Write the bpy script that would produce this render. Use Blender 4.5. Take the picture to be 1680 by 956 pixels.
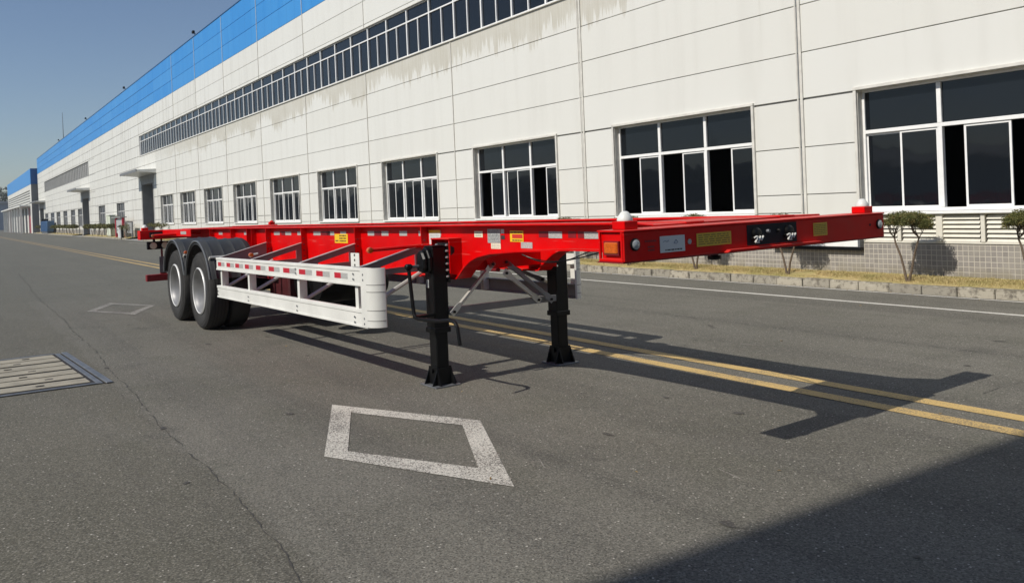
import bpy, bmesh, math, random
from mathutils import Vector, Matrix, noise as mnoise
R = math.radians
random.seed(7)
for o in list(bpy.data.objects): bpy.data.objects.remove(o)
sc = bpy.context.scene
COL = sc.collection

# ------------------------------------------------------------------ camera
CAMH = 1.5245
cd = bpy.data.cameras.new('camera'); cam = bpy.data.objects.new('camera', cd); COL.objects.link(cam)
yaw, pit, rol = R(55.7206), R(-0.3744), R(-2.3659)
fw = Vector((-math.sin(yaw)*math.cos(pit), math.cos(yaw)*math.cos(pit), math.sin(pit)))
rt = Vector((math.cos(yaw), math.sin(yaw), 0)); up = rt.cross(fw)
rt2 = rt*math.cos(rol)+up*math.sin(rol); up2 = up*math.cos(rol)-rt*math.sin(rol)
M = Matrix((rt2, up2, -fw)).transposed().to_4x4(); M.translation = (0, 0, CAMH)
cam.matrix_world = M
cd.sensor_width = 36; cd.lens = 1356.08/1680*36
cd.shift_y = -(478-344.25)/1680
cd.clip_start = 0.05; cd.clip_end = 5000
sc.camera = cam
sc.render.resolution_x = 1024; sc.render.resolution_y = 582

# ------------------------------------------------------------------ sky, sun, exposure
SX, SY = -0.032, 1.105           # shadow shift per metre of height
world = bpy.data.worlds.new('World'); sc.world = world; world.use_nodes = True
nt = world.node_tree; bg = nt.nodes['Background']
sky = nt.nodes.new('ShaderNodeTexSky'); sky.sky_type = 'NISHITA'; sky.sun_disc = False
elev = math.atan(1/math.hypot(SX, SY)); azi = math.atan2(-SX, -SY)
sky.sun_elevation = elev; sky.sun_rotation = azi
sky.air_density = 1.0; sky.dust_density = 0.5; sky.ozone_density = 1.8; sky.altitude = 0
hs = nt.nodes.new('ShaderNodeHueSaturation'); hs.inputs['Saturation'].default_value = 0.95
hs.inputs['Value'].default_value = 1.0
tint = nt.nodes.new('ShaderNodeMix'); tint.data_type = 'RGBA'; tint.blend_type = 'MULTIPLY'; tint.inputs[0].default_value = 1; tint.inputs[7].default_value = (.95, .985, 1.075, 1)
nt.links.new(sky.outputs[0], hs.inputs['Color']); nt.links.new(hs.outputs[0], tint.inputs[6]); nt.links.new(tint.outputs[2], bg.inputs[0])
bg.inputs[1].default_value = 0.082
sd = bpy.data.lights.new('sun', 'SUN'); sun = bpy.data.objects.new('sun', sd); COL.objects.link(sun)
sd.energy = 4.5; sd.angle = R(0.53); sd.color = (1.0, 0.94, 0.845)
sun.rotation_euler = Vector((SX, SY, -1)).to_track_quat('-Z', 'Y').to_euler(); sun.location = (5, -40, 40)
sc.view_settings.view_transform = 'Standard'; sc.view_settings.look = 'None'
sc.view_settings.exposure = 0.0; sc.view_settings.gamma = 1

# ------------------------------------------------------------------ materials
def mat(name, col, rough=0.5, metal=0.0, spec=0.5, var=0.0, vscale=8, bump=0.0, bscale=60, coat=0.0):
    m = bpy.data.materials.new(name); m.use_nodes = True
    n = m.node_tree; b = n.nodes['Principled BSDF']
    b.inputs['Base Color'].default_value = (*col, 1); b.inputs['Roughness'].default_value = rough
    b.inputs['Metallic'].default_value = metal; b.inputs['Specular IOR Level'].default_value = spec
    b.inputs['Coat Weight'].default_value = coat; b.inputs['Coat Roughness'].default_value = 0.08
    tc = n.nodes.new('ShaderNodeTexCoord')
    if var:
        nz = n.nodes.new('ShaderNodeTexNoise'); nz.inputs['Scale'].default_value = vscale; nz.inputs['Detail'].default_value = 6
        n.links.new(tc.outputs['Object'], nz.inputs['Vector'])
        mr = n.nodes.new('ShaderNodeMapRange'); mr.inputs[1].default_value = .3; mr.inputs[2].default_value = .7
        mr.inputs[3].default_value = 1-var; mr.inputs[4].default_value = 1+var*.5
        n.links.new(nz.outputs['Fac'], mr.inputs[0])
        mx = n.nodes.new('ShaderNodeMix'); mx.data_type = 'RGBA'; mx.blend_type = 'MULTIPLY'; mx.inputs[0].default_value = 1
        mx.inputs[6].default_value = (*col, 1); n.links.new(mr.outputs[0], mx.inputs[7]); n.links.new(mx.outputs[2], b.inputs['Base Color'])
        m2 = n.nodes.new('ShaderNodeMapRange'); m2.inputs[3].default_value = rough*.8; m2.inputs[4].default_value = min(1, rough*1.25)
        n.links.new(nz.outputs['Fac'], m2.inputs[0]); n.links.new(m2.outputs[0], b.inputs['Roughness'])
    if bump:
        nb = n.nodes.new('ShaderNodeTexNoise'); nb.inputs['Scale'].default_value = bscale; nb.inputs['Detail'].default_value = 4
        n.links.new(tc.outputs['Object'], nb.inputs['Vector'])
        bp = n.nodes.new('ShaderNodeBump'); bp.inputs['Strength'].default_value = bump; bp.inputs['Distance'].default_value = .01
        n.links.new(nb.outputs['Fac'], bp.inputs['Height']); n.links.new(bp.outputs[0], b.inputs['Normal'])
    return m
class NT:
    "tiny node helper"
    def __init__(s, m): s.t = m.node_tree; s.b = s.t.nodes['Principled BSDF']
    def n(s, typ, **kw):
        x = s.t.nodes.new('ShaderNode'+typ)
        for k, v in kw.items(): setattr(x, k, v)
        return x
    def l(s, a, b): s.t.links.new(a, b)
    def noise(s, vec, scale, detail=4, rough=.5):
        x = s.n('TexNoise'); x.inputs['Scale'].default_value = scale; x.inputs['Detail'].default_value = detail
        x.inputs['Roughness'].default_value = rough; s.l(vec, x.inputs['Vector']); return x.outputs['Fac']
    def math(s, op, a, b=None, c=None, clamp=False):
        x = s.n('Math', operation=op, use_clamp=clamp)
        for i, v in enumerate((a, b, c)):
            if v is None: continue
            if isinstance(v, (int, float)): x.inputs[i].default_value = v
            else: s.l(v, x.inputs[i])
        return x.outputs[0]
    def rng(s, v, a, b, c=0, d=1, smooth=False):
        x = s.n('MapRange'); x.interpolation_type = 'SMOOTHSTEP' if smooth else 'LINEAR'
        for i, k in enumerate((a, b, c, d)): x.inputs[i+1].default_value = k
        s.l(v, x.inputs[0]); return x.outputs[0]
    def mix(s, f, a, b, mode='MIX'):
        x = s.n('Mix', data_type='RGBA', blend_type=mode)
        if isinstance(f, (int, float)): x.inputs[0].default_value = f
        else: s.l(f, x.inputs[0])
        for i, v in ((6, a), (7, b)):
            if isinstance(v, tuple): x.inputs[i].default_value = (*v, 1)
            else: s.l(v, x.inputs[i])
        return x.outputs[2]
    def pos(s): return s.n('NewGeometry').outputs['Position']
    def xyz(s, v):
        x = s.n('SeparateXYZ'); s.l(v, x.inputs[0]); return x.outputs
    def comb(s, x, y, z):
        c = s.n('CombineXYZ')
        for i, v in enumerate((x, y, z)):
            if isinstance(v, (int, float)): c.inputs[i].default_value = v
            else: s.l(v, c.inputs[i])
        return c.outputs[0]
    def bump(s, h, st, d=.01):
        x = s.n('Bump'); x.inputs['Strength'].default_value = st; x.inputs['Distance'].default_value = d
        s.l(h, x.inputs['Height']); s.l(x.outputs[0], s.b.inputs['Normal'])

def asphalt():
    m = mat('asphalt', (.13, .12, .105), .85, spec=.3); k = NT(m); P = k.pos(); X, Y, Z = k.xyz(P)
    base = k.mix(k.rng(k.noise(P, .35, 5), .35, .65), (.122, .116, .096), (.168, .159, .134))
    base = k.mix(k.rng(k.noise(P, 1.7, 5, .6), .5, .68, 0, .45), base, (.098, .098, .074))
    # older, greener tarmac on the near side of the joint, and lanes worn by tyres
    wob = k.math('MULTIPLY', k.math('SUBTRACT', k.noise(P, .6, 3), .5), .25)
    old = k.rng(k.math('ADD', Y, wob), 1.20, 1.26, 1, 0)
    base = k.mix(k.math('MULTIPLY', old, .55), base, (.098, .092, .068))
    lane = k.noise(k.comb(k.math('MULTIPLY', X, .05), k.math('MULTIPLY', Y, 1.6), 0), 1.0, 5, .6)
    base = k.mix(k.rng(lane, .46, .60, 0, .45), base, (.082, .078, .068))
    lane2 = k.noise(k.comb(k.math('MULTIPLY', k.math('ADD', X, Y), .12), k.math('MULTIPLY', k.math('SUBTRACT', Y, k.math('MULTIPLY', X, .35)), 1.3), 4), 1.0, 4)
    base = k.mix(k.rng(lane2, .56, .66, 0, .30), base, (.16, .152, .13))
    oil = k.rng(k.noise(P, 1.1, 6, .65), .60, .70, 0, .45)
    base = k.mix(oil, base, (.060, .058, .052))
    greenish = k.rng(X, -7, -22, 0, .65); base = k.mix(greenish, base, (.112, .116, .099))
    # aggregate: every stone its own tone
    v1 = k.n('TexVoronoi'); v1.inputs['Scale'].default_value = 125; k.l(P, v1.inputs['Vector']); a1 = k.xyz(v1.outputs['Color'])
    v2 = k.n('TexVoronoi'); v2.inputs['Scale'].default_value = 52; k.l(P, v2.inputs['Vector']); a2 = k.xyz(v2.outputs['Color'])
    g1 = k.noise(P, 80, 3, .7)
    base = k.mix(k.rng(a1[0], 0, .35, .52, 0), base, (.02, .019, .017)); base = k.mix(k.rng(a1[0], .66, 1, 0, .42), base, (.34, .32, .27))
    base = k.mix(k.rng(g1, .38, .5, .5, 0), base, (.03, .028, .025))
    st = k.math('MULTIPLY', k.math('GREATER_THAN', a2[1], .95), k.rng(v2.outputs['Distance'], .2, .32, 1, 0))
    base = k.mix(k.math('MULTIPLY', st, .75), base, (.55, .52, .46))
    k.l(base, k.b.inputs['Base Color'])
    k.bump(k.math('ADD', k.math('MULTIPLY', g1, .6), k.math('MULTIPLY', a1[1], .5)), .45, .005)
    return m
def paint_marking(name, col, wear=.5, lo=.42, big=.5, fade=False):
    m = mat(name, col, .7, spec=.3); k = NT(m); P = k.pos()
    g = k.noise(P, 95, 3, .8); w = k.noise(P, 2.5, 4); g = k.rng(g, .32, .68)
    thr = k.math('ADD', g, k.math('MULTIPLY', k.math('SUBTRACT', w, .5), big))
    f = k.rng(thr, lo, lo+.12, wear, 0)
    if fade: f = k.math('MAXIMUM', f, k.rng(k.xyz(P)[0], -18, -50, 0, .6))
    c = k.mix(f, col, (.11, .10, .09)); 
    k.l(c, k.b.inputs['Base Color']); k.bump(g, .3, .004); return m
def panel_mat():
    m = mat('wall_panel', (.78, .765, .70), .45, spec=.4); k = NT(m); P = k.pos(); X, Y, Z = k.xyz(P)
    oi = k.n('ObjectInfo').outputs['Random']
    c = k.mix(k.math('MULTIPLY', oi, .6), (.655, .655, .615), (.63, .625, .575))
    # soft vertical streaks
    s = k.noise(k.comb(k.math('MULTIPLY', X, 2.2), 0, k.math('MULTIPLY', Z, .18)), 1, 5, .6)
    far = k.rng(X, -35, -80, 0, .8)
    c = k.mix(k.math('MULTIPLY', k.rng(s, .48, .68, 0, 1), k.math('ADD', far, .22)), c, (.50, .49, .445))
    # run-off stains below the ribbon window: peeling teeth
    n1 = k.noise(k.comb(k.math('MULTIPLY', X, .45), 3.1, 0), 1, 2)
    n2 = k.noise(k.comb(k.math('MULTIPLY', X, 6.5), 7.7, k.math('MULTIPLY', Z, .15)), 1, 8, .75)
    ln = k.math('ADD', k.math('MULTIPLY', k.rng(n1, .38, .66), .75), k.math('MULTIPLY', k.rng(n2, .34, .72), .95))
    ln = k.math('MULTIPLY', ln, k.rng(X, -11.0, -13.5, 0.55, 1))
    dz = k.math('SUBTRACT', 6.5, Z)
    below = k.math('GREATER_THAN', dz, 0)
    edge = k.rng(k.math('SUBTRACT', ln, dz), 0, .07)
    n3 = k.noise(k.comb(k.math('MULTIPLY', X, 22), 2.2, k.math('MULTIPLY', Z, .5)), 1, 4, .6)
    mask = k.math('MULTIPLY', k.math('MULTIPLY', below, edge), k.rng(X, -68, -52, 0, 1))
    n4 = k.noise(P, 1.3, 4); 
    c = k.mix(k.math('MULTIPLY', k.math('MULTIPLY', mask, k.rng(n4, .3, .6, .7, 1)), k.rng(n3, .3, .6, 1, .62)), c, (.455, .43, .355))
    # thin long drips
    d2 = k.noise(k.comb(k.math('MULTIPLY', X, 7), 1.7, k.math('MULTIPLY', Z, .05)), 1, 2)
    dr = k.math('MULTIPLY', k.rng(d2, .71, .76), k.math('MULTIPLY', k.rng(dz, 0, 2.4, .8, 0), below))
    c = k.mix(dr, c, (.47, .45, .385))
    # grime at low level
    c = k.mix(k.math('MULTIPLY', k.rng(Z, .6, 1.6, .4, 0), k.noise(P, 2.2, 5)), c, (.54, .525, .46))
    k.l(c, k.b.inputs['Base Color'])
    w = k.noise(k.comb(k.math('MULTIPLY', X, .5), 0, k.math('MULTIPLY', Z, 1.2)), 1, 3); k.bump(w, .25, .02)
    return m
def blue_mat():
    m = mat('blue_panel', (.03, .22, .66), .4, spec=.4); k = NT(m); P = k.pos(); X, Y, Z = k.xyz(P)
    s = k.noise(k.comb(k.math('MULTIPLY', X, .9), 0, k.math('MULTIPLY', Z, .1)), 1, 4, .6)
    oi = k.n('ObjectInfo').outputs['Random']
    c = k.mix(k.rng(s, .45, .7, 0, .6), (.024, .215, .56), (.06, .29, .62)); c = k.mix(k.math('MULTIPLY', oi, .6), c, (.055, .27, .60)); rb_ = k.math('MULTIPLY', k.math('GREATER_THAN', k.math('FRACT', k.math('MULTIPLY', X, 1.0)), .94), .35); c = k.mix(rb_, c, (.02, .15, .42))
    k.l(c, k.b.inputs['Base Color']); return m
def tile_mat():
    m = mat('plinth_tile', (.33, .31, .28), .35, spec=.5); k = NT(m); P = k.pos(); X, Y, Z = k.xyz(P)
    br = k.n('TexBrick'); br.offset = 0; br.squash = 1
    br.inputs['Scale'].default_value = 1; br.inputs['Brick Width'].default_value = .08; br.inputs['Row Height'].default_value = .08
    br.inputs['Mortar Size'].default_value = .0048; br.inputs['Mortar Smooth'].default_value = .1; br.inputs['Bias'].default_value = 0
    br.inputs['Color1'].default_value = (.235, .218, .20, 1); br.inputs['Color2'].default_value = (.29, .268, .245, 1); br.inputs['Mortar'].default_value = (.50, .465, .39, 1)
    k.l(k.comb(X, k.math('ADD', Z, .0), 0), br.inputs['Vector'])
    d = k.noise(P, 3, 5); c = k.mix(k.rng(d, .45, .75, 0, .5), br.outputs['Color'], (.36, .335, .28)); c = k.mix(k.math('MULTIPLY', k.rng(Z, .15, .34, .7, 0), k.rng(k.noise(P, 6, 5), .35, .6)), c, (.20, .175, .12))
    k.l(c, k.b.inputs['Base Color']); k.bump(k.math('SUBTRACT', 1, br.outputs['Fac']), .5, .004); return m
def kerb_mat():
    m = mat('kerb_concrete', (.5, .46, .38), .9, spec=.2); k = NT(m); P = k.pos()
    oi = k.n('ObjectInfo').outputs['Random']
    c = k.mix(oi, (.27, .25, .205), (.40, .365, .29)); a = k.noise(P, 9, 7, .7)
    c = k.mix(k.rng(a, .50, .62, 0, .85), c, (.12, .105, .085)); b = k.noise(P, 4, 5); c = k.mix(k.rng(b, .58, .74, 0, .5), c, (.58, .54, .45)); zz = k.xyz(P)[2]; c = k.mix(k.math('MULTIPLY', k.rng(zz, .09, .125, 0, .8), k.rng(a, .4, .55)), c, (.13, .115, .085))
    k.l(c, k.b.inputs['Base Color']); k.bump(a, .6, .01); return m
def leaf_mat(name, a, b, c3):
    m = mat(name, a, .6, spec=.3); k = NT(m); P = k.pos()
    n = k.noise(P, 14, 3); g = k.n('NewGeometry').outputs['Random Per Island']
    c = k.mix(g, a, b); c = k.mix(k.rng(n, .52, .68, 0, .8), c, c3); k.l(c, k.b.inputs['Base Color'])
    try: k.b.inputs['Subsurface Weight'].default_value = 0
    except Exception: pass
    return m
def grass_mat(name):
    m = mat(name, (.3, .25, .1), .9, spec=.1); k = NT(m); P = k.pos()
    g = k.n('NewGeometry').outputs['Random Per Island']
    c = k.mix(k.rng(k.noise(P, 2.2, 5, .6), .35, .65), (.46, .36, .17), (.26, .24, .08)); c = k.mix(k.math('MULTIPLY', g, .6), c, (.55, .44, .24))
    c = k.mix(k.rng(k.noise(P, 30, 3), .5, .7, 0, .35), c, (.16, .12, .06))
    k.l(c, k.b.inputs['Base Color']); return m
def rubber_mat():
    m = mat('tyre_rubber', (.035, .034, .033), .75, spec=.3, var=.25, vscale=9, bump=.2, bscale=80); return m

A = {}
A['asphalt'] = asphalt()
A['yellow'] = paint_marking('yellow_marking', (.56, .39, .15), .8, .28, 1.0, True)
A['white_line'] = paint_marking('white_marking', (.58, .56, .51), .55, .25, 1.0, True)
A['diamond'] = paint_marking('worn_white_marking', (.56, .535, .475), .95, .36, .8)
A['diamond_faded'] = paint_marking('faded_white_marking', (.34, .33, .295), .9, .52, .8)
A['panel'] = panel_mat(); A['blue'] = blue_mat(); A['tile'] = tile_mat(); A['kerb'] = kerb_mat()
A['seam'] = mat('seam_backing', (.27, .265, .25), .9)
A['trim'] = mat('window_trim', (.62, .605, .55), .5, var=.15)
A['frame'] = mat('white_window_frame', (.80, .80, .78), .35, var=.06)
A['frame_far'] = mat('grey_window_frame', (.5, .5, .49), .4)
A['glass'] = mat('tinted_glass', (.007, .009, .012), .04, spec=.40)
_k = NT(A['glass']); _P = _k.pos(); _k.bump(_k.noise(_P, 1.1, 2), .5, .012)
A['glass_far'] = mat('dusty_glass', (.05, .055, .06), .15, spec=.5)
A['louvre'] = mat('cream_louvre', (.66, .635, .55), .5, var=.08)
A['louvre_far'] = mat('grey_louvre', (.30, .30, .29), .6, var=.15, vscale=2)
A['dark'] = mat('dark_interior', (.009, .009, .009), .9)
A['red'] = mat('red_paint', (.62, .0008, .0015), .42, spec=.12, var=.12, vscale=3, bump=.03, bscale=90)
_m = A['red']; _k = NT(_m); _P = _k.pos(); _old = _k.b.inputs['Base Color'].links[0].from_socket
_d = _k.rng(_k.noise(_P, 5, 7, .7), .48, .72, 0, .30); _c = _k.mix(_d, _old, (.36, .03, .025))
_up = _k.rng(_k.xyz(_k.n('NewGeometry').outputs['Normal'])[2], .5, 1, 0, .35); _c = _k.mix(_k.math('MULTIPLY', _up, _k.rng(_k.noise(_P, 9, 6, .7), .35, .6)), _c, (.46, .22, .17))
_sc = _k.noise(_k.comb(_k.math('MULTIPLY', _k.xyz(_P)[0], 2.5), _k.xyz(_P)[1], _k.math('MULTIPLY', _k.xyz(_P)[2], 60)), 1, 3); _c = _k.mix(_k.rng(_sc, .66, .70, 0, .4), _c, (.62, .12, .10))
_k.l(_c, _k.b.inputs['Base Color'])
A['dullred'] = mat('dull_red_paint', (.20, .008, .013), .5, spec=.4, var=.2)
A['black'] = mat('black_paint', (.0045, .0047, .005), .38, spec=.25, var=.25, vscale=10)
A['plastic'] = mat('fender_plastic', (.038, .04, .041), .5, spec=.4, var=.15, vscale=6)
A['lip'] = mat('fender_edge', (.11, .115, .118), .35, spec=.5)
A['alu'] = mat('white_guard_paint', (.69, .69, .65), .38, spec=.45, var=.12, vscale=3)
A['grey'] = mat('grey_paint_and_shade', (.20, .20, .20), .45, var=.12)  # grey painted parts; on the far lower rail it stands in for shade
A['galv'] = mat('pale_steel', (.62, .61, .56), .35, metal=.35, var=.12)
A['galvr'] = mat('bright_rim_edge', (.72, .72, .71), .35, metal=.2)
A['steel'] = mat('bright_steel', (.60, .60, .58), .3, metal=.7)
A['rubber'] = rubber_mat()
A['rim'] = mat('silver_rim', (.33, .33, .33), .36, metal=.5, var=.08)
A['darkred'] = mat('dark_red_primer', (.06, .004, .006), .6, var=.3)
A['orange'] = mat('orange_lens', (.60, .11, .006), .2, coat=.6, var=.3, vscale=120)
A['lens'] = mat('clear_lens', (.42, .44, .44), .12, coat=.8, var=.35, vscale=90)
A['refl_red'] = mat('red_reflector', (.50, .012, .03), .3, var=.2, vscale=150)
A['refl_white'] = mat('silver_reflector', (.50, .50, .48), .35, metal=.2, var=.3, vscale=120)
A['lab_white'] = mat('white_sticker', (.62, .63, .62), .5)
A['lab_grey'] = mat('grey_sticker', (.40, .42, .41), .5, var=.25, vscale=60)
A['lab_yellow'] = mat('yellow_sticker', (.80, .50, .015), .45)
A['lab_olive'] = mat('amber_sticker', (.62, .40, .02), .45)
A['lab_cream'] = mat('cream_sticker', (.75, .70, .52), .5)
A['ink'] = mat('black_print', (.03, .03, .03), .6)
A['ink_red'] = mat('red_print', (.55, .03, .02), .6)
A['cone'] = mat('white_cap', (.66, .67, .64), .45, var=.1)
A['bark'] = mat('bark', (.13, .095, .065), .9, var=.35, vscale=25, bump=.5)
A['leaf'] = leaf_mat('shrub_leaf', (.07, .085, .024), (.15, .145, .045), (.21, .155, .055))
A['leaf_far'] = leaf_mat('tree_leaf', (.02, .03, .015), (.045, .055, .025), (.05, .06, .03))
A['grass'] = grass_mat('dry_grass'); A['soil'] = grass_mat('dry_turf')
A['plank'] = mat('concrete_plank', (.31, .285, .225), .8, var=.25, vscale=5, bump=.3)
A['steel_frame'] = mat('weathered_steel', (.17, .18, .195), .45, metal=.4, var=.3)
A['crack'] = mat('crack_tar', (.055, .052, .047), .95)
A['scuff'] = paint_marking('scuffed_chalk', (.30, .285, .25), .95, .42)
A['spot'] = paint_marking('oil_spot', (.055, .052, .046), .9, .4)
A['pit'] = mat('pit_dark', (.02, .019, .02), .95)
A['concrete'] = mat('grey_concrete', (.30, .30, .285), .8, var=.15, vscale=2)
A['bluebin'] = mat('blue_container_paint', (.06, .14, .28), .5, var=.2)
A['deepblue'] = mat('deep_blue_panel', (.012, .12, .36), .45)
A['redsign'] = mat('crimson_paint', (.42, .01, .03), .45)
A['cabinet'] = mat('pale_green_cabinet', (.60, .64, .52), .5)
A['roofgrey'] = mat('roof_sheet', (.35, .36, .36), .6)
A['hill'] = mat('far_wall', (.33, .36, .40), .9, var=.1, vscale=.1)

# ------------------------------------------------------------------ mesh helpers
class MB:
    def __init__(s, shear=None): s.bm = bmesh.new(); s.sh = shear
    def quad(s, pts):
        vs = [s.bm.verts.new(p) for p in pts]; s.bm.faces.new(vs); return s
    def box(s, x0, x1, y0, y1, z0, z1):
        v = [s.bm.verts.new((x, y, z)) for x in (x0, x1) for y in (y0, y1) for z in (z0, z1)]
        for f in ((0,1,3,2),(4,6,7,5),(0,4,5,1),(2,3,7,6),(0,2,6,4),(1,5,7,3)): s.bm.faces.new([v[i] for i in f])
        return s
    def prism(s, poly, a, b, axis='y'):
        "poly: list of 2D points; extruded along axis from a to b. axis y:(x,z) x:(y,z) z:(x,y)"
        def P(p, t): return {'y': (p[0], t, p[1]), 'x': (t, p[0], p[1]), 'z': (p[0], p[1], t)}[axis]
        A_ = [s.bm.verts.new(P(p, a)) for p in poly]; B_ = [s.bm.verts.new(P(p, b)) for p in poly]
        n = len(poly); s.bm.faces.new(A_); s.bm.faces.new(B_[::-1])
        for i in range(n): s.bm.faces.new((A_[i], B_[i], B_[(i+1) % n], A_[(i+1) % n]))
        return s
    def ring(s, rings, closed_ends=True):
        vr = [[s.bm.verts.new(p) for p in r] for r in rings]
        n = len(vr[0])
        for a, b in zip(vr, vr[1:]):
            for i in range(n): s.bm.faces.new((a[i], a[(i+1) % n], b[(i+1) % n], b[i]))
        if closed_ends: s.bm.faces.new(vr[0][::-1]); s.bm.faces.new(vr[-1])
        return s
    def tube(s, pts, r, n=10, ends=True):
        pts = [Vector(p) for p in pts]; rs = r if isinstance(r, (list, tuple)) else [r]*len(pts)
        rings = []; ref = None
        for i, p in enumerate(pts):
            d = (pts[min(i+1, len(pts)-1)]-pts[max(i-1, 0)]).normalized()
            if ref is None: ref = Vector((0, 0, 1)) if abs(d.z) < .9 else Vector((1, 0, 0))
            a = d.cross(ref).normalized(); b = d.cross(a).normalized(); ref = a.cross(d)
            if ref.length < .1: ref = Vector((0, 0, 1))
            rings.append([p+a*math.cos(2*math.pi*k/n)*rs[i]+b*math.sin(2*math.pi*k/n)*rs[i] for k in range(n)])
        return s.ring(rings, ends)
    def lathe(s, prof, centre, axis='y', n=32, caps=True):
        "prof: list (radius, offset along axis)"
        c = Vector(centre); rings = []
        for r_, t in prof:
            ring = []
            for k in range(n):
                a = 2*math.pi*k/n; u, v = r_*math.cos(a), r_*math.sin(a)
                ring.append(c+Vector({'y': (u, t, v), 'x': (t, u, v), 'z': (u, v, t)}[axis]))
            rings.append(ring)
        return s.ring(rings, caps)
    def bar(s, a, b, w, t, up=(0, 0, 1)):
        "flat bar from a to b; width w along up-ish, thickness t"
        a, b = Vector(a), Vector(b); d = (b-a).normalized(); side = d.cross(Vector(up)).normalized(); u = side.cross(d).normalized()
        return s.ring([[p+u*w/2*i+side*t/2*j for i, j in ((-1,-1),(1,-1),(1,1),(-1,1))] for p in (a, b)])
    def build(s, name, m, parent=None, bevel=0.0, smooth=False, uv=None, **props):
        bm = s.bm
        bmesh.ops.recalc_face_normals(bm, faces=bm.faces)
        if bevel:
            es = [e for e in bm.edges if len(e.link_faces) == 2 and e.calc_face_angle(0) > .6 and e.calc_length() > bevel*2.2]
            try: bmesh.ops.bevel(bm, geom=es, offset=bevel, segments=1, affect='EDGES', clamp_overlap=True)
            except Exception: pass
        if s.sh:
            for v in bm.verts: v.co.z += s.sh(v.co.x)
        me = bpy.data.meshes.new(name); bm.to_mesh(me); bm.free()
        if smooth:
            for p in me.polygons: p.use_smooth = True
            try: me.set_sharp_from_angle(angle=R(35))
            except Exception: pass
        ms = m if isinstance(m, (list, tuple)) else [m]
        for q in ms: me.materials.append(q)
        return link(name, me, parent, **props)
def link(name, me, parent=None, loc=None, **props):
    o = bpy.data.objects.new(name, me); COL.objects.link(o)
    if parent is not None: o.parent = parent
    if loc is not None: o.location = loc
    for k, v in props.items(): o[k] = v
    return o
def empty(name, loc=(0, 0, 0), rz=0, label=None, category=None, group=None):
    o = bpy.data.objects.new(name, None); COL.objects.link(o); o.location = loc; o.rotation_euler = (0, 0, rz); o.empty_display_size = .2
    if label: o['label'] = label
    if category: o['category'] = category
    if group: o['group'] = group
    return o
def struct(o): o['kind'] = 'structure'; return o
def copy_tree(root, loc=None, label=None, sx=None, rz=None):
    r = root.copy(); COL.objects.link(r)
    if loc is not None: r.location = loc
    if rz is not None: r.rotation_euler = (0, 0, rz)
    if sx is not None: r.scale = sx
    if label: r['label'] = label
    for ch in list(root.children):
        c = ch.copy(); COL.objects.link(c); c.parent = r
        for g in list(ch.children):
            d = g.copy(); COL.objects.link(d); d.parent = c
    return r

# ================================================================== SETTING: GROUND AND MARKINGS
YW = 12.4546
g = MB()
g.quad([(-1500, -1200, 0), (400, -1200, 0), (400, 1200, 0), (-1500, 1200, 0)])
struct(g.build('road', A['asphalt']))
def strip(name, m, y, w, x0, x1, z=.004):
    struct(MB().quad([(x0, y-w/2, z), (x1, y-w/2, z), (x1, y+w/2, z), (x0, y+w/2, z)]).build(name, m))
strip('yellow_line', A['yellow'], 5.358, .14, -160, 8); strip('yellow_line', A['yellow'], 5.705, .14, -160, 8)
strip('white_line', A['white_line'], 10.18, .10, -62, 8); strip('edge_line', A['white_line'], 11.33, .07, -62, 8)

def diamond(c, outer, w, mt='diamond'):
    m = MB(); n = 4; z = .004
    cx = sum(p[0] for p in outer)/4; cy = sum(p[1] for p in outer)/4
    inn = w
    for i in range(4):
        j = (i+1) % 4
        m.quad([(*outer[i], z), (*outer[j], z), (*inn[j], z), (*inn[i], z)])
    struct(m.build('diamond_marking', A[mt]))
diamond(None, [(-6.231, 2.45), (-5.004, 3.064), (-3.706, 2.467), (-4.952, 1.881)], [(-5.883, 2.46), (-4.985, 2.905), (-4.11, 2.49), (-4.955, 2.04)])
diamond(None, [(-16.98, 2.42), (-15.69, 2.97), (-14.45, 2.417), (-15.74, 1.88)], [(-16.62, 2.43), (-15.68, 2.85), (-14.85, 2.417), (-15.73, 2.02)], 'diamond_faded')

def crack(pts, w, seed):
    rnd = random.Random(seed); m = MB(); P = []
    for a, b in zip(pts, pts[1:]):
        n = max(2, int(math.dist(a, b)/.06))
        for i in range(n):
            t = i/n; P.append((a[0]+(b[0]-a[0])*t, a[1]+(b[1]-a[1])*t))
    P.append(pts[-1]); off = 0; V = []
    for i, p in enumerate(P):
        q = P[min(i+1, len(P)-1)]; r_ = P[max(i-1, 0)]; d = Vector((q[0]-r_[0], q[1]-r_[1])).normalized(); nn = Vector((-d.y, d.x))
        off = off*.85+rnd.uniform(-.012, .012); ww = w*max(.05, rnd.gauss(.8, .6)) if rnd.random() > .15 else .001
        c = Vector(p)+nn*off; V.append((c+nn*ww/2, c-nn*ww/2))
    vs = [(m.bm.verts.new((a.x, a.y, .003)), m.bm.verts.new((b.x, b.y, .003))) for a, b in V]
    for a, b in zip(vs, vs[1:]): m.bm.faces.new((a[0], a[1], b[1], b[0]))
    struct(m.build('crack', A['crack']))
crack([(-12.18, 1.39), (-7.49, 1.265), (-5.35, 1.237), (-4.09, 1.22), (-3.36, 1.17), (-1.5, 1.1)], .008, 3)
crack([(-12.18, 1.39), (-12.05, .9), (-11.9, .46), (-11.6, -1)], .010, 4)
crack([(-30, 1.75), (-21, 1.5), (-12.18, 1.39)], .010, 5)
crack([(-1.2, 7.6), (-3.1, 7.75), (-6.5, 7.7), (-11, 7.9)], .007, 6)
crack([(-2.9, 8.6), (-3.0, 7.2), (-3.1, 6.2)], .006, 8)

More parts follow.
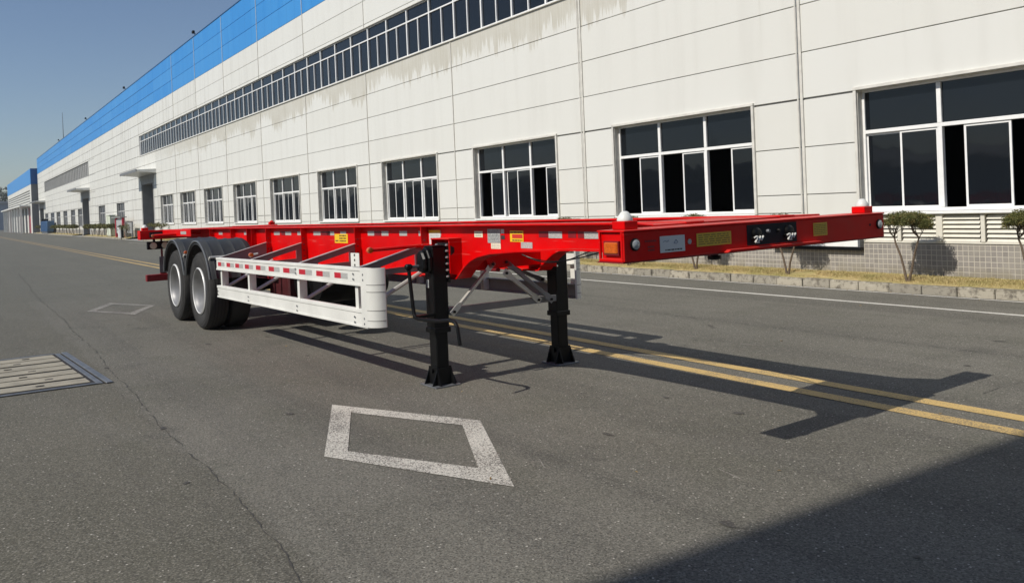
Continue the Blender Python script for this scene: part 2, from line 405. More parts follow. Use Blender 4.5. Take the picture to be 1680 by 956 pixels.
rnd = random.Random(21)
for nm, mt_, n_, w_ in (('scuff_marks', 'scuff', 26, .05), ('oil_spots', 'spot', 60, .045)):
    m = MB()
    for i in range(n_):
        x = rnd.uniform(-16, -.8); y = rnd.uniform(.8, 9.5); r0 = rnd.uniform(.3, 1)*w_; ang = rnd.uniform(-.5, .5); el = rnd.uniform(2, 5) if nm == 'scuff_marks' else rnd.uniform(1, 1.8)
        pts = []
        for q in range(9):
            a = q/9*6.283; rr = r0*rnd.uniform(.55, 1.1); u, v = rr*math.cos(a)*el, rr*math.sin(a)*(.22 if nm == 'scuff_marks' else .8); pts.append((x+u*math.cos(ang)-v*math.sin(ang), y+u*math.sin(ang)+v*math.cos(ang), .0025+i*.00002))
        m.quad(pts)
    o = m.build(nm, A[mt_]); o['kind'] = 'structure'

# trench cover of concrete planks in a steel frame (world aligned, slightly skewed)
tcov = empty('trench_cover', (-9.85, .72, 0), 0, 'cream planked pit cover in a blue-grey steel frame set in the tarmac at left', 'pit cover')
def TC(x, y): return (x+9.85, y-.72)
# right end edge runs from (-10.91,1.044) to (-8.60,1.175)
L0 = Vector((-10.95, 1.03)); L1 = Vector((-8.62, 1.165)); dirb = Vector((-.03, -1)).normalized()
edge = (L1-L0).normalized()
def loc2(u, v): p = L0+edge*u+dirb*v; return TC(p.x, p.y)
LEN = (L1-L0).length
m = MB(); q = [loc2(0, 0), loc2(LEN, 0), loc2(LEN, 4.0), loc2(0, 4.0)]
m.prism(q, .0015, .004, 'z').build('pit_bed', A['pit'], tcov)
def bar2(name, u0, u1, v0, v1, h, mt):
    q = [loc2(u0, v0), loc2(u1, v0), loc2(u1, v1), loc2(u0, v1)]
    MB().prism(q, .004, h, 'z').build(name, mt, tcov, bevel=.004)
bar2('frame_bar', -.03, LEN+.03, -.06, 0.0, .016, A['steel_frame'])
bar2('frame_bar', .0, LEN, .02, .07, .012, A['steel_frame'])
bar2('frame_bar', -.03, .02, .07, 4.0, .014, A['steel_frame'])
bar2('frame_bar', LEN-.05, LEN-.0, .07, 4.0, .014, A['steel_frame'])
nP = 7; pw = (LEN-.12)/nP
for i in range(nP):
    bar2('plank', .04+i*pw, .04+(i+1)*pw-.075, .10, 3.98, .011+.004*(i % 2), A['plank'])
    for j in range(3):
        v = .35+j*1.1+.3*((i*7+j*3) % 5)/5; u = .04+(i+.4)*pw
        MB().prism([loc2(u, v), loc2(u+.035, v), loc2(u+.035, v+.07), loc2(u, v+.07)], .015, .0165, 'z').build('lift_slot', A['pit'], tcov)

# kerb, gutter and verge
kerb = empty('kerb', (0, 11.45, 0)); kerb['kind'] = 'structure'
rnd = random.Random(11); x = 4.0; n = 0
rest = MB()
segs = [(4.0, -63.6), (-70.6, -96.6), (-104.8, -156)]
for a, b in segs:
    x = a
    while x > b:
        L = .50
        if n < 150:
            jit = rnd.uniform(-.008, .008); hz = .128+rnd.uniform(-.006, .006)
            m = MB().box(x-L+.010, x, jit, .14+jit, -.05, hz)
            m.build('kerb_stone', A['kerb'], kerb, bevel=.012)
        else: rest.box(x-L+.01, x, 0, .14, -.05, .13)
        n += 1; x -= L
rest.build('kerb_stones_beyond', A['kerb'], kerb, kind='stuff')
for a, b in segs:
    m = MB(); n = int((a-b)/.5); rr = []
    for i in range(n+1):
        x = a+(b-a)*i/n
        rr.append([(x, y, z+.012*mnoise.noise((x*2, y*9, 0))) for y, z in ((11.59, .10), (11.6, .125), (11.85, .15), (12.15, .165), (YW+.02, .17))])
    V = [[m.bm.verts.new(p) for p in r_] for r_ in rr]
    for p_, q_ in zip(V, V[1:]):
        for i in range(4): m.bm.faces.new((p_[i], q_[i], q_[i+1], p_[i+1]))
    struct(m.build('verge', A['soil'], smooth=True))
def grass(x0, x1, count, hs, name, lab):
    rnd = random.Random(5); V = []; F = []
    for i in range(count):
        x = rnd.uniform(x0, x1); y = rnd.triangular(11.58, 12.45, 11.9); 
        if mnoise.noise((x*1.3, y*3, 5)) < -.28: continue
        z = .115+.05*min(1, (y-11.58)/.4); h = hs*rnd.uniform(.4, 1.3); a = rnd.uniform(0, 6.28); w = .004*rnd.uniform(.7, 1.6)*(hs/.03)
        dx, dy = math.cos(a)*w, math.sin(a)*w; lx, ly = rnd.uniform(-1, 1)*h*.8, rnd.uniform(-1, 1)*h*.8
        k = len(V); V += [(x-dx, y-dy, z), (x+dx, y+dy, z), (x+lx, y+ly, z+h)]; F.append((k, k+1, k+2))
    me = bpy.data.meshes.new(name); me.from_pydata(V, [], F); me.materials.append(A['grass'])
    link(name, me, kind='stuff', label=lab, category='grass')
grass(-26, 3, 90000, .03, 'grass', 'short dry straw-coloured grass between the near kerb stones and tiled wall')
grass(-63.5, -26, 26000, .05, 'grass', 'short dry grass on the verge further along the hall wall')

rnd = random.Random(31); V = []; F = []
for i in range(900):
    x = rnd.uniform(-34, 2); near = rnd.random()
    y = rnd.uniform(11.62, 12.42) if near < .6 else (rnd.triangular(10.9, 11.44, 11.42) if near < .93 else rnd.uniform(2, 11))
    z = (.15+.01*rnd.random()) if y > 11.6 else .004; a = rnd.uniform(0, 6.28); r_ = rnd.uniform(.008, .022); k = len(V)
    for q in range(4):
        rr = r_*(1 if q % 2 == 0 else .45); V.append((x+rr*math.cos(a+q*1.571), y+rr*math.sin(a+q*1.571), z+rnd.uniform(0, .012)))
    F.append((k, k+1, k+2, k+3))
me = bpy.data.meshes.new('fallen_leaves'); me.from_pydata(V, [], F); me.materials.append(leaf_mat('dry_leaf', (.16, .10, .04), (.30, .21, .09), (.10, .07, .03)))
link('fallen_leaves', me, kind='stuff', label='dry brown leaves scattered on the verge and along the kerb gutter', category='leaves')

# ================================================================== MAIN HALL
hall = empty('factory_hall', (-75, YW, 0), 0, 'long white panelled factory hall with blue upper band and ribbon window', 'building')
HX = -75.0
def H(x): return x-HX          # world x -> hall local; local y = world y - YW
ZR = [.655+.8295*k for k in range(15)]   # panel seams; ZR[14]=12.27
XEND = -157.5; XR = 3.0
bays = []; x = -9.0903+6.0213*2
while x > XEND: bays.append(x); x -= 6.0213
bays.append(XEND)
# openings (x0,x1,z0,z1,kind)
WZ0, WZ1 = 1.16, 3.165
opens = []
for k in range(-1, 10): c = -6.10-6.0213*k; opens.append((c-1.93, c+1.93, .655 if k <= 0 else WZ0, WZ1, 'w%d' % k))
DO = [(-69.3, -64.5, .0, 4.78, 'door'), (-103.9, -98.2, .0, 4.6, 'door'), (-156.0, -149.0, 0, 4.6, 'door')]
farw = [(-80.9, -77.0), (-91.7, -87.6), (-107.8, -104.1), (-114.6, -110.4), (-122.6, -118.2), (-130.9, -126.2), (-138.8, -133.8), (-147.2, -142.4)]
for a, b in farw: opens.append((a, b, 1.0, 3.05, 'far'))
opens += DO
SW = (-69.25, -9.3, 6.44, 7.97)
opens.append((*SW, 'strip')); opens.append((-146.3, -97.6, 6.40, 7.95, 'louvre'))
def rects(x0, x1, z0, z1, holes, merge_top=True):
    hs = [h for h in holes if h[0] < x1 and h[1] > x0 and h[2] < z1 and h[3] > z0]
    if not hs: return [(x0, x1, z0, z1)]
    zs = sorted({z0, z1, *[min(max(h[2], z0), z1) for h in hs], *[min(max(h[3], z0), z1) for h in hs]}); out = []
    for a, b in zip(zs, zs[1:]):
        if b-a < .012: continue
        cur = x0
        for h in sorted([h for h in hs if h[2] < b-1e-6 and h[3] > a+1e-6]):
            if h[0] > cur+.01: out.append((cur, h[0], a, b))
            cur = max(cur, h[1])
        if cur < x1-.01: out.append((cur, x1, a, b))
    return out
# backing wall with real openings
m = MB()
for i in range(len(bays)-1):
    for x0, x1, z0, z1 in rects(bays[i+1], bays[i], .0, 12.25, opens): m.box(H(x0), H(x1), .032, .25, z0, z1)
m.build('wall_backing', A['seam'], hall)
# panels
cache = {}; cand = []
for i in range(len(bays)-1):
    b0, b1 = bays[i+1], bays[i]
    for r_ in range(14):
        z0, z1 = ZR[r_], ZR[r_+1]
        if abs(z1-9.78) < .2: pass
        for rc in rects(b0, b1, z0, z1, opens):
            w, h = rc[1]-rc[0], rc[3]-rc[2]
            if w < .05 or h < .03: continue
            d = abs((rc[0]+rc[1])/2)+1
            cand.append((w*h/d**2 if (rc[2] < 9.7) else w*h/d**2, rc, r_ >= 11))
cand.sort(key=lambda c: -c[0])
bulk = {False: MB(), True: MB()}
for n, (sc_, (x0, x1, z0, z1), isb) in enumerate(cand):
    w, h = x1-x0, z1-z0; gp = .008 if x1 > -58 else .016
    if n < 300:
        key = (round(w, 2), round(h, 3), isb, gp)
        if key not in cache:
            mm = MB().box(-w/2+gp, w/2-gp, 0, .03, -h/2+gp*.8, h/2-gp*.8)
            o = mm.build('blue_panel' if isb else 'wall_panel', A['blue'] if isb else A['panel'], hall, bevel=.006); cache[key] = o.data
        else: o = link('blue_panel' if isb else 'wall_panel', cache[key], hall)
        o.location = (H((x0+x1)/2), rnd.uniform(-.002, .002), (z0+z1)/2)
    else: bulk[isb].box(H(x0)+.02, H(x1)-.02, 0, .03, z0+.018, z1-.018)
bulk[False].build('wall_panels_beyond', A['panel'], hall, kind='stuff')
bulk[True].build('blue_panels_beyond', A['blue'], hall, kind='stuff')
# cover strips at bay seams
for i, b in enumerate(bays[1:-1]):
    if b < -60: continue
    m = MB(); xs = H(b)
    cuts = rects(b-.03, b+.03, .66, 12.2, [SW])
    wd = .028 if i < 3 else .014
    for _, _, z0, z1 in cuts: m.box(xs-wd, xs+wd, -.026, -.0015, z0, z1)
    m.build('cover_strip', A['trim'], hall, bevel=.005)
for b in (-9.09, -15.11):
    MB().tube([(H(b)-.05, -.05, .7), (H(b)-.05, -.05, 6.3)], .014, 8).build('conduit', A['trim'], hall, smooth=True)
# plinth tiles, coping, roof, side walls
for a, b in ((XR, -64.5), (-69.3, -98.2), (-103.9, -149.0)):
    MB().box(H(b), H(a), -.006, .031, .0, .650).build('tiled_plinth', A['tile'], hall)
MB().box(H(XEND), H(XR), -.03, .30, 12.262, 12.30).build('parapet_coping', mat('coping', (.05, .12, .25), .5), hall)
MB().box(H(XEND), H(XR), .25, 45, 12.0, 12.2).build('roof', A['roofgrey'], hall)
MB().box(H(XEND)-.0, H(XEND)+.25, .26, 45, 0, 12.0).build('end_wall', A['concrete'], hall)
MB().box(H(XR)-.2, H(XR), .26, 45, 0, 12.0).build('end_wall', A['concrete'], hall)
MB().box(H(XEND), H(XR), 45, 45.2, 0, 12.0).build('rear_wall', A['concrete'], hall)
# interior
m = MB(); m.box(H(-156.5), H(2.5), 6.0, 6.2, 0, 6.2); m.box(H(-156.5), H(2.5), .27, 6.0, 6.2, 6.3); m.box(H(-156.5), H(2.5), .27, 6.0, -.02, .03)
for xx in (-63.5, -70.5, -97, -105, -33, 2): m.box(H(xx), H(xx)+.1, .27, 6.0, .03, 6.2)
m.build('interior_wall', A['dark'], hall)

def window(o, near=True, pattern='closed'):
    x0, x1, z0, z1, _ = o; zs = 1.16 if z0 < 1.1 and near else z0
    d = .15; t = .032; fm = A['frame'] if near else A['frame_far']; gm = A['glass'] if near else A['glass_far']
    n = 3; ws = (x1-x0)/n; zt = zs+(z1-zs)*.655
    f = MB()
    y0, y1 = d-.03, d+.04
    f.box(H(x0), H(x1), y0, y1, zs, zs+.05); f.box(H(x0), H(x1), y0, y1, z1-.04, z1)
    f.box(H(x0), H(x0)+.045, y0, y1, zs+.05, z1-.04); f.box(H(x1)-.045, H(x1), y0, y1, zs+.05, z1-.04)
    f.box(H(x0)+.045, H(x1)-.045, y0-.004, y1, zt-.03, zt+.03)
    for i in range(1, n):
        c = H(x0+ws*i)
        f.box(c-.035, c+.035, y0-.008, y1, zs+.05, zt-.03); f.box(c-.035, c+.035, y0-.008, y1, zt+.03, z1-.04)
    fo = f.build('window', fm, hall, bevel=.004 if near and x0 > -30 else 0)
    for i in range(n):
        a, b = H(x0+ws*i)+.037, H(x0+ws*(i+1))-.037
        MB().box(a, b, d+.0, d+.008, zt+.03, z1-.042).build('pane', gm, fo)
        hw = (b-a)/2; lo, hi = zs+.052, zt-.032
        def sash(s0, s1, yy, mname='sash'):
            s_ = MB(); q = .032
            s_.box(s0, s1, yy-.012, yy+.012, lo, lo+q); s_.box(s0, s1, yy-.012, yy+.012, hi-q, hi)
            s_.box(s0, s0+q, yy-.012, yy+.012, lo+q, hi-q); s_.box(s1-q, s1, yy-.012, yy+.012, lo+q, hi-q)
            so = s_.build(mname, fm, fo)
            MB().box(s0+q, s1-q, yy-.004, yy+.002, lo+q, hi-q).build('pane', gm, fo)
        pat = pattern if isinstance(pattern, str) else pattern[i]
        if pat == 'closed': sash(a, a+hw+.012, d+.028); sash(b-hw-.012, b, d-.0)
        elif pat == 'open': sash(b-hw-.012, b, d)
        elif pat == 'mid': sash(a+hw*.52, a+hw*1.62, d)
        elif pat == 'half': sash(b-hw-.012, b, d); sash(a+hw*.1, a+hw+.012, d+.03)
    # hood trim, reveal lining, sill
    if near:
        t_ = MB(); w = .055
        t_.box(H(x0)-w, H(x1)+w, -.05, .03, z1, z1+w); t_.box(H(x0)-w, H(x0), -.045, .03, zs-.02, z1); t_.box(H(x1), H(x1)+w, -.045, .03, zs-.02, z1)
        t_.build('window_surround', A['trim'], fo, bevel=.006)
        s_ = MB(); s_.box(H(x0)-.02, H(x1)+.02, -.06, y0, zs-.045, zs-.003); s_.build('sill', A['frame'], fo, bevel=.005)
        l_ = MB(); l_.box(H(x0)+.0005, H(x0)+.006, -.0, y0, zs, z1); l_.box(H(x1)-.006, H(x1)-.0005, 0, y0, zs, z1); l_.box(H(x0)+.006, H(x1)-.006, 0, y0, z1-.006, z1-.0005)
        l_.build('reveal', A['trim'], fo)
    return fo
for o in opens:
    kd = o[4]
    if kd[0] == 'w':
        k = int(kd[1:])
        pt = {0: ['closed', 'mid', 'open'], 1: ['open', 'open', 'open'], 2: ['open', 'half', 'open'], -1: ['open', 'closed', 'closed']}.get(k, 'closed')
        fo = window(o, True, pt)
        if k <= 0:      # ventilation louvres under the window
            x0, x1 = o[0], o[1]; zl0, zl1 = .66, 1.11
            fr = MB(); n = 6
            fr.box(H(x0), H(x1), 0.0, .06, zl0, zl0+.03); fr.box(H(x0), H(x1), 0, .06, zl1-.01, zl1+.0)
            for i in range(n+1):
                c = H(x0)+(x1-x0)*i/n; ww = .05 if i % 2 == 0 else .03
                fr.box(max(c-ww, H(x0)), min(c+ww, H(x1)), -.012, .06, zl0+.03, zl1-.01)
            lo = fr.build('louvre', A['louvre'], hall, bevel=.004)
            for i in range(n):
                a = H(x0)+(x1-x0)*i/n+.05; b = H(x0)+(x1-x0)*(i+1)/n-.05
                for j in range(6):
                    z = zl0+.035+j*.067
                    MB().prism([(.0, z), (.006, z-.003), (.05, z+.052), (.044, z+.055)], a, b, 'x').build('louvre_slat', A['louvre'], lo)
            MB().box(H(x0), H(x1), .09, .1, .655, 1.12).build('louvre_back', A['dark'], lo)
    elif kd == 'far': window(o, False, 'closed')
# cabinet board under the second window
cb = MB().box(H(-9.75), H(-8.05), -.085, -.0075, .585, .93).build('cover_panel', A['frame'], hall, bevel=.006)
MB().box(H(-9.79), H(-8.01), -.10, -.0075, .53, .58).build('base_channel', A['black'], cb)
MB().box(H(-8.045), H(-8.005), -.12, -.0075, .585, .97).build('edge_channel', A['steel_frame'], cb)
# ribbon window
x0, x1, z0, z1 = SW; f = MB(); d = .07; y0, y1 = d-.04, d+.03; ztr = 7.545
f.box(H(x0), H(x1), y0-.02, y1, z0, z0+.04); f.box(H(x0), H(x1), y0, y1, z1-.03, z1); f.box(H(x0), H(x1), y0-.004, y1, ztr-.02, ztr+.02)
mull = [-16.455+1.4975*j for j in range(-36, 5)]
mull = [v for v in mull if x0+.1 < v < x1-.1]; alls = [x0]+mull+[x1]
for v in mull: f.box(H(v)-.03, H(v)+.03, y0-.008, y1, z0+.04, z1-.03)
for a, b in zip(alls, alls[1:]):
    c = (H(a)+H(b))/2; f.box(c-.02, c+.02, y0-.002, y1-.002, z0+.04, ztr-.02)
f.box(H(x0), H(x0)+.05, y0-.006, y1, z0+.04, z1-.03)
rw = f.build('ribbon_window', A['frame'], hall)
pm = {}
for a, b in zip(alls, alls[1:]):
    c = (a+b)/2; hw = (b-a)/2
    for (p, q, zz0, zz1) in ((a+.03, b-.03, ztr+.02, z1-.03), (a+.03, c-.02, z0+.04, ztr-.02), (c+.02, b-.03, z0+.04, ztr-.02)):
        key = (round(q-p, 3), round(zz1-zz0, 3))
        if key not in pm:
            pm[key] = MB().box(-(q-p)/2, (q-p)/2, 0, .008, -(zz1-zz0)/2, (zz1-zz0)/2).build('pane', A['glass'], rw).data
            oo = COL.objects[-1] if False else [o_ for o_ in rw.children if o_.data == pm[key]][0]
        else: oo = link('pane', pm[key], rw)
        oo.location = (H((p+q)/2), d, (zz0+zz1)/2)
MB().box(H(x0)-.02, H(x1)+.02, -.05, y0-.02, z0-.035, z0-.003).build('sill', A['trim'], rw, bevel=.005)
MB().box(H(x0)-.02, H(x1)+.02, -.04, -.001, z1+.003, z1+.03).build('hood', A['trim'], rw)
# upper louvre band at far end
m = MB(); m.box(H(-146.3), H(-97.6), .12, .14, 6.4, 7.95).build('louvre_band', A['louvre_far'], hall)
lb = MB(); 
for i in range(33): xx = H(-146.3)+i*1.5; lb.box(xx-.04, xx+.04, .06, .12, 6.4, 7.95)
for j in range(7): lb.box(H(-146.3), H(-97.6), .085, .118, 6.45+j*.22, 6.52+j*.22)
lb.build('louvre_ribs', A['louvre_far'], [c for c in hall.children if c.name.startswith('louvre_band')][0])
# doors with canopies
def doorway(x0, x1, zt, cz, cx0, cx1):
    m = MB(); w = .35
    m.box(H(x0), H(x0)+w, .0, 1.2, .17, zt); m.box(H(x1)-w, H(x1), .0, 1.2, .17, zt); m.box(H(x0)+w, H(x1)-w, .0, 1.2, zt-.3, zt)
    fo = m.build('door_frame', A['concrete'], hall)
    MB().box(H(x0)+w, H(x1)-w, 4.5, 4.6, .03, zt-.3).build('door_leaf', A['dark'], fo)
    c = MB(); c.prism([(-1.3, cz), (0, cz-.12), (0, cz+.18), (-1.3, cz+.12)], H(cx0), H(cx1), 'x'); co = c.build('canopy', A['alu'], hall, bevel=.01)
    s = MB(); s.box(H(cx0)-.02, H(cx1)+.02, -1.34, -1.302, cz-.03, cz+.16); s.build('fascia', mat('canopy_fascia', (.16, .165, .17), .5), co)
    MB().box(H(x0)-.1, H(x1)+.1, -.02, -.001, zt, cz-.13).build('lintel', A['concrete'], fo)
doorway(-69.3, -64.5, 4.5, 4.98, -70.2, -63.5)
doorway(-103.9, -98.2, 4.4, 4.98, -104.9, -97.4)
doorway(-156.0, -149.0, 4.3, 4.95, -157.3, -146.0)
# driveway aprons through the verge
for a, b in ((-70.55, -63.65), (-104.75, -96.65)):
    struct(MB().box(a, b, 11.40, YW-.02, -.05, .03).build('door_apron', A['concrete']))
# roof floodlights
fl = []
for i, (x, y) in enumerate(((-51.0, 12.4), (-74.55, 12.4), (-97.8, 12.4), (-124.0, 12.4))):
    t = empty('roof_floodlight', (x, YW+.05, 12.30), 0, ['small black floodlight on the parapet nearest the viewer', 'small black floodlight on the parapet, second from the right', 'small black floodlight on the parapet, third from the right', 'farthest small floodlight on the blue parapet beside the thin mast'][i], 'floodlight', 'floodlights on the hall parapet')
    MB().tube([(0, 0, 0), (0, 0, .16)], .03, 6).build('bracket', A['black'], t)
    MB().box(-.11, .11, -.17, -.02, .12, .30).build('lamp_head', A['black'], t, bevel=.03)
mast = empty('antenna_mast', (-123.5, YW+.5, 12.2), 0, 'thin antenna mast rising above the far end of the blue parapet', 'mast')
MB().tube([(0, 0, 0), (0, 0, 3.9)], [.05, .02], 6).build('pole', A['steel_frame'], mast)
MB().box(-.15, .15, -.03, .03, 3.2, 3.24).build('crossbar', A['steel_frame'], mast)

# ================================================================== SECOND HALL AND FAR THINGS
h2 = empty('far_hall', (-190, 11.65, 0), 0, 'farther white and blue factory hall beyond the end of the long hall', 'building')
def G(x): return x+190
m = MB()
o2 = [(-225, -163, 5.0, 7.4)]+[(-168-k*7.4, -163.5-k*7.4, 0, 4.4) for k in range(8)]
for x0, x1, z0, z1 in rects(-226, -160.3, 0, 8.27, o2): m.box(G(x0), G(x1), 0, .3, z0, z1)
m.build('wall', A['panel'], h2)
MB().box(G(-226), G(-160.3), -.03, .3, 8.275, 10.85).build('blue_band', A['blue'], h2)
MB().box(G(-160.3), G(-160.2), 0, 30, 0, 8.27).build('end_wall', A['seam'], h2)
MB().box(G(-160.3), G(-160.15), 0, 30, 8.275, 10.9).build('end_band', A['deepblue'], h2)
MB().box(G(-225), G(-163), .2, .24, 5.0, 7.4).build('louvre_band', A['louvre_far'], h2)
m = MB()
for j in range(5): m.box(G(-225), G(-163), .05, .2, 5.2+j*.45, 5.36+j*.45)
m.build('louvre_slats', A['alu'], h2)
MB().box(G(-226), G(-160.3), .31, 30, 10.5, 10.6).build('roof', A['roofgrey'], h2)
cz = MB(); cz.box(G(-224), G(-163), -1.6, -.01, 4.6, 4.85); cz.build('canopy', A['alu'], h2)
for k in range(8):
    MB().box(G(-168-k*7.4), G(-163.5-k*7.4), .25, .29, 0, 4.4).build('door', A['redsign'] if k in (0, 4) else A['dark'], h2)
    MB().box(G(-164.8-k*7.4), G(-164.5-k*7.4), -1.5, -1.2, 0, 4.6).build('canopy_post', A['alu'], h2)
# blue skip container
sk = empty('skip_container', (-135, 11.75, .13), 0, 'blue steel skip container by the far end of the long hall', 'container')
m = MB(); m.prism([(-6.6, .25), (2.5, .25), (3.2, 1.75), (-6.6, 1.75)], -.4, .45, 'y'); m.build('body', A['bluebin'], sk, bevel=.03)
m = MB(); 
for k in range(7): m.box(-6.4+k*1.4, -6.28+k*1.4, -.46, -.4, .3, 1.7)
m.build('rib', A['bluebin'], sk); MB().box(-6.6, -4.6, -.44, .44, 1.76, 2.1).build('lid', A['black'], sk)
MB().box(-6.4, 2.4, -.35, .35, .0, .22).build('skid', A['steel_frame'], sk)
# red framed gate board, grey sign board, cabinet, bin
t = empty('notice_board', (-75.3, 11.75, .14), 0, 'red framed notice board with grey panel standing on the far verge', 'notice board')
for xx in (-1.75, 1.55): MB().box(xx, xx+.32, -.08, .08, 0, 1.62).build('post', A['redsign'], t)
MB().box(-1.42, 1.54, -.03, .03, .35, 1.5).build('board', A['lab_grey'], t); MB().box(-2.4, 1.95, -.25, .25, 1.63, 1.70).build('roof', A['concrete'], t)
t = empty('grey_signboard', (-71.6, 11.9, .14), 0, 'plain dark grey board on legs right of the red notice board', 'sign board')
MB().box(-1.1, 1.1, -.04, .04, .35, 1.2).build('board', A['louvre_far'], t)
for xx in (-1, .9): MB().box(xx, xx+.08, -.04, .04, 0, .349).build('leg', A['concrete'], t)
t = empty('electrical_cabinet', (-82.0, 12.1, .14), 0, 'pale green electrical cabinet against the hall wall left of the red notice board', 'cabinet')
MB().box(-1.0, 1.0, -.25, .2, .1, 1.85).build('body', A['cabinet'], t, bevel=.03); MB().box(-1.05, 1.05, -.3, .25, 1.86, 1.92).build('lid', A['cabinet'], t); MB().box(-.95, .95, -.2, .2, 0, .099).build('base', A['concrete'], t)
MB().box(-.02, .02, -.262, -.252, .2, 1.75).build('door_gap', A['ink'], t)
t = empty('litter_bin', (-73.6, 11.6, .0), 0, 'white litter bin beside a dark post at the end of the verge', 'bin')
MB().lathe([(.2, 0), (.25, .02), (.3, .85), (.26, .9)], (0, 0, .1), 'z', 12).build('body', A['lab_white'], t, smooth=True)
MB().lathe([(.31, .0), (.31, .05), (.12, .15)], (0, 0, 1.01), 'z', 12).build('lid', A['black'], t)
t = MB().tube([(0, 0, 0), (0, 0, 1.0)], .1, 8).build('bollard', A['black']); t.location = (-72.6, 11.5, 0); t['label'] = 'short dark post beside the white litter bin'; t['category'] = 'bollard'
# distant wall and trees at road end
fb = empty('distant_shed', (-340, 0, 0), 0, 'long blue-grey shed closing the far end of the road', 'building')
MB().box(-2, 10, -25, 30, 0, 9.0).build('wall', A['hill'], fb); MB().prism([(-27, 9.0), (32, 9.0), (2.5, 10.2)], -3, 11, 'x').build('roof', A['roofgrey'], fb)
def tree_far(x, y, h, s, lab):
    rnd = random.Random(s); t = empty('tree', (x, y, 0), 0, lab, 'tree', 'dark trees above the distant shed')
    MB().tube([(0, 0, 0), (.2, .1, h*.5), (0, 0, h*.8)], [.4, .3, .1], 6).build('trunk', A['bark'], t)
    V = []; F = []
    for i in range(1400):
        a = rnd.uniform(0, 6.28); ph = rnd.uniform(-1, 1); rr = rnd.uniform(.6, 1)*(1+.25*mnoise.noise((a*1.5, ph*2, s)))
        q = math.sqrt(1-ph*ph); p = Vector((math.cos(a)*q*h*.36*rr, math.sin(a)*q*h*.36*rr, h*.66+ph*h*.34*rr)); w = .5
        k = len(V); V += [p+Vector([rnd.uniform(-w, w) for _ in range(3)]) for _ in range(3)]; F.append((k, k+1, k+2))
    me = bpy.data.meshes.new('crown'); me.from_pydata(V, [], F); me.materials.append(A['leaf_far']); link('crown', me, t)
for i, (x, y, h) in enumerate(((-366, 13, 18), (-365, 22, 16), (-372, 30, 17))):
    tree_far(x, y, h, i, ['dark leafy tree behind the distant shed, cut by the left edge of the photo', 'middle one of three dark leafy trees above the roof of the distant shed', 'dark leafy tree above the distant shed, nearest the corner of the far hall'][i])

# hall behind the viewer whose roof edge shades the lower right; dark wooded ridge beyond the yard
hb = empty('shade_hall', (11.4, -15, 0), R(-2.3), 'tall pale hall behind the viewer that casts the shadow at lower right', 'building')
MB().box(-13.80, 14, -10, 9.5, 0, 11.0).build('wall', A['panel'], hb); MB().box(-13.80, 14, -10.0, 9.5, 11.003, 11.15).build('roof', A['roofgrey'], hb)
for k in range(5): MB().box(-11+k*5, -8+k*5, 9.501, 9.56, 1.1, 3.2).build('window', A['glass'], hb)
m = MB(); rr = []
for i in range(90):
    x = -420+i*6; y = -95-12*math.sin(i*.13); hh = 8.2+3.5*mnoise.noise((i*.12, 1, 0))+1.5*mnoise.noise((i*.6, 4, 0))
    rr.append([(x, y, -1), (x, y-1, hh*.55), (x, y-6, hh*.9), (x, y-14, hh), (x, y-40, -1)])
V = [[m.bm.verts.new(p) for p in r_] for r_ in rr]
for p_, q_ in zip(V, V[1:]):
    for i in range(4): m.bm.faces.new((p_[i], q_[i], q_[i+1], p_[i+1]))
struct(m.build('hill', A['leaf_far'], smooth=True))

yh = empty('yard_hall', (-46, -62, 0), 0, 'low pale hall across the yard, reflected in the right-hand windows', 'building')
MB().box(-9, 9, -8, 8, 0, 4.2).build('wall', A['panel'], yh); MB().prism([(-8.5, 4.2), (8.5, 4.2), (0, 5.6)], -9.3, 9.3, 'x').build('roof', A['roofgrey'], yh)
for xx in (-22, 14):
    t = MB().tube([(xx-46, -50, 0), (xx-46, -50, 9.5)], [.12, .06], 8).build('street_lamp', A['steel_frame']); t['label'] = 'plain grey lamp mast behind the viewer, reflected %s' % ('in the second window' if xx < 0 else 'in the right-most window'); t['category'] = 'street lamp'

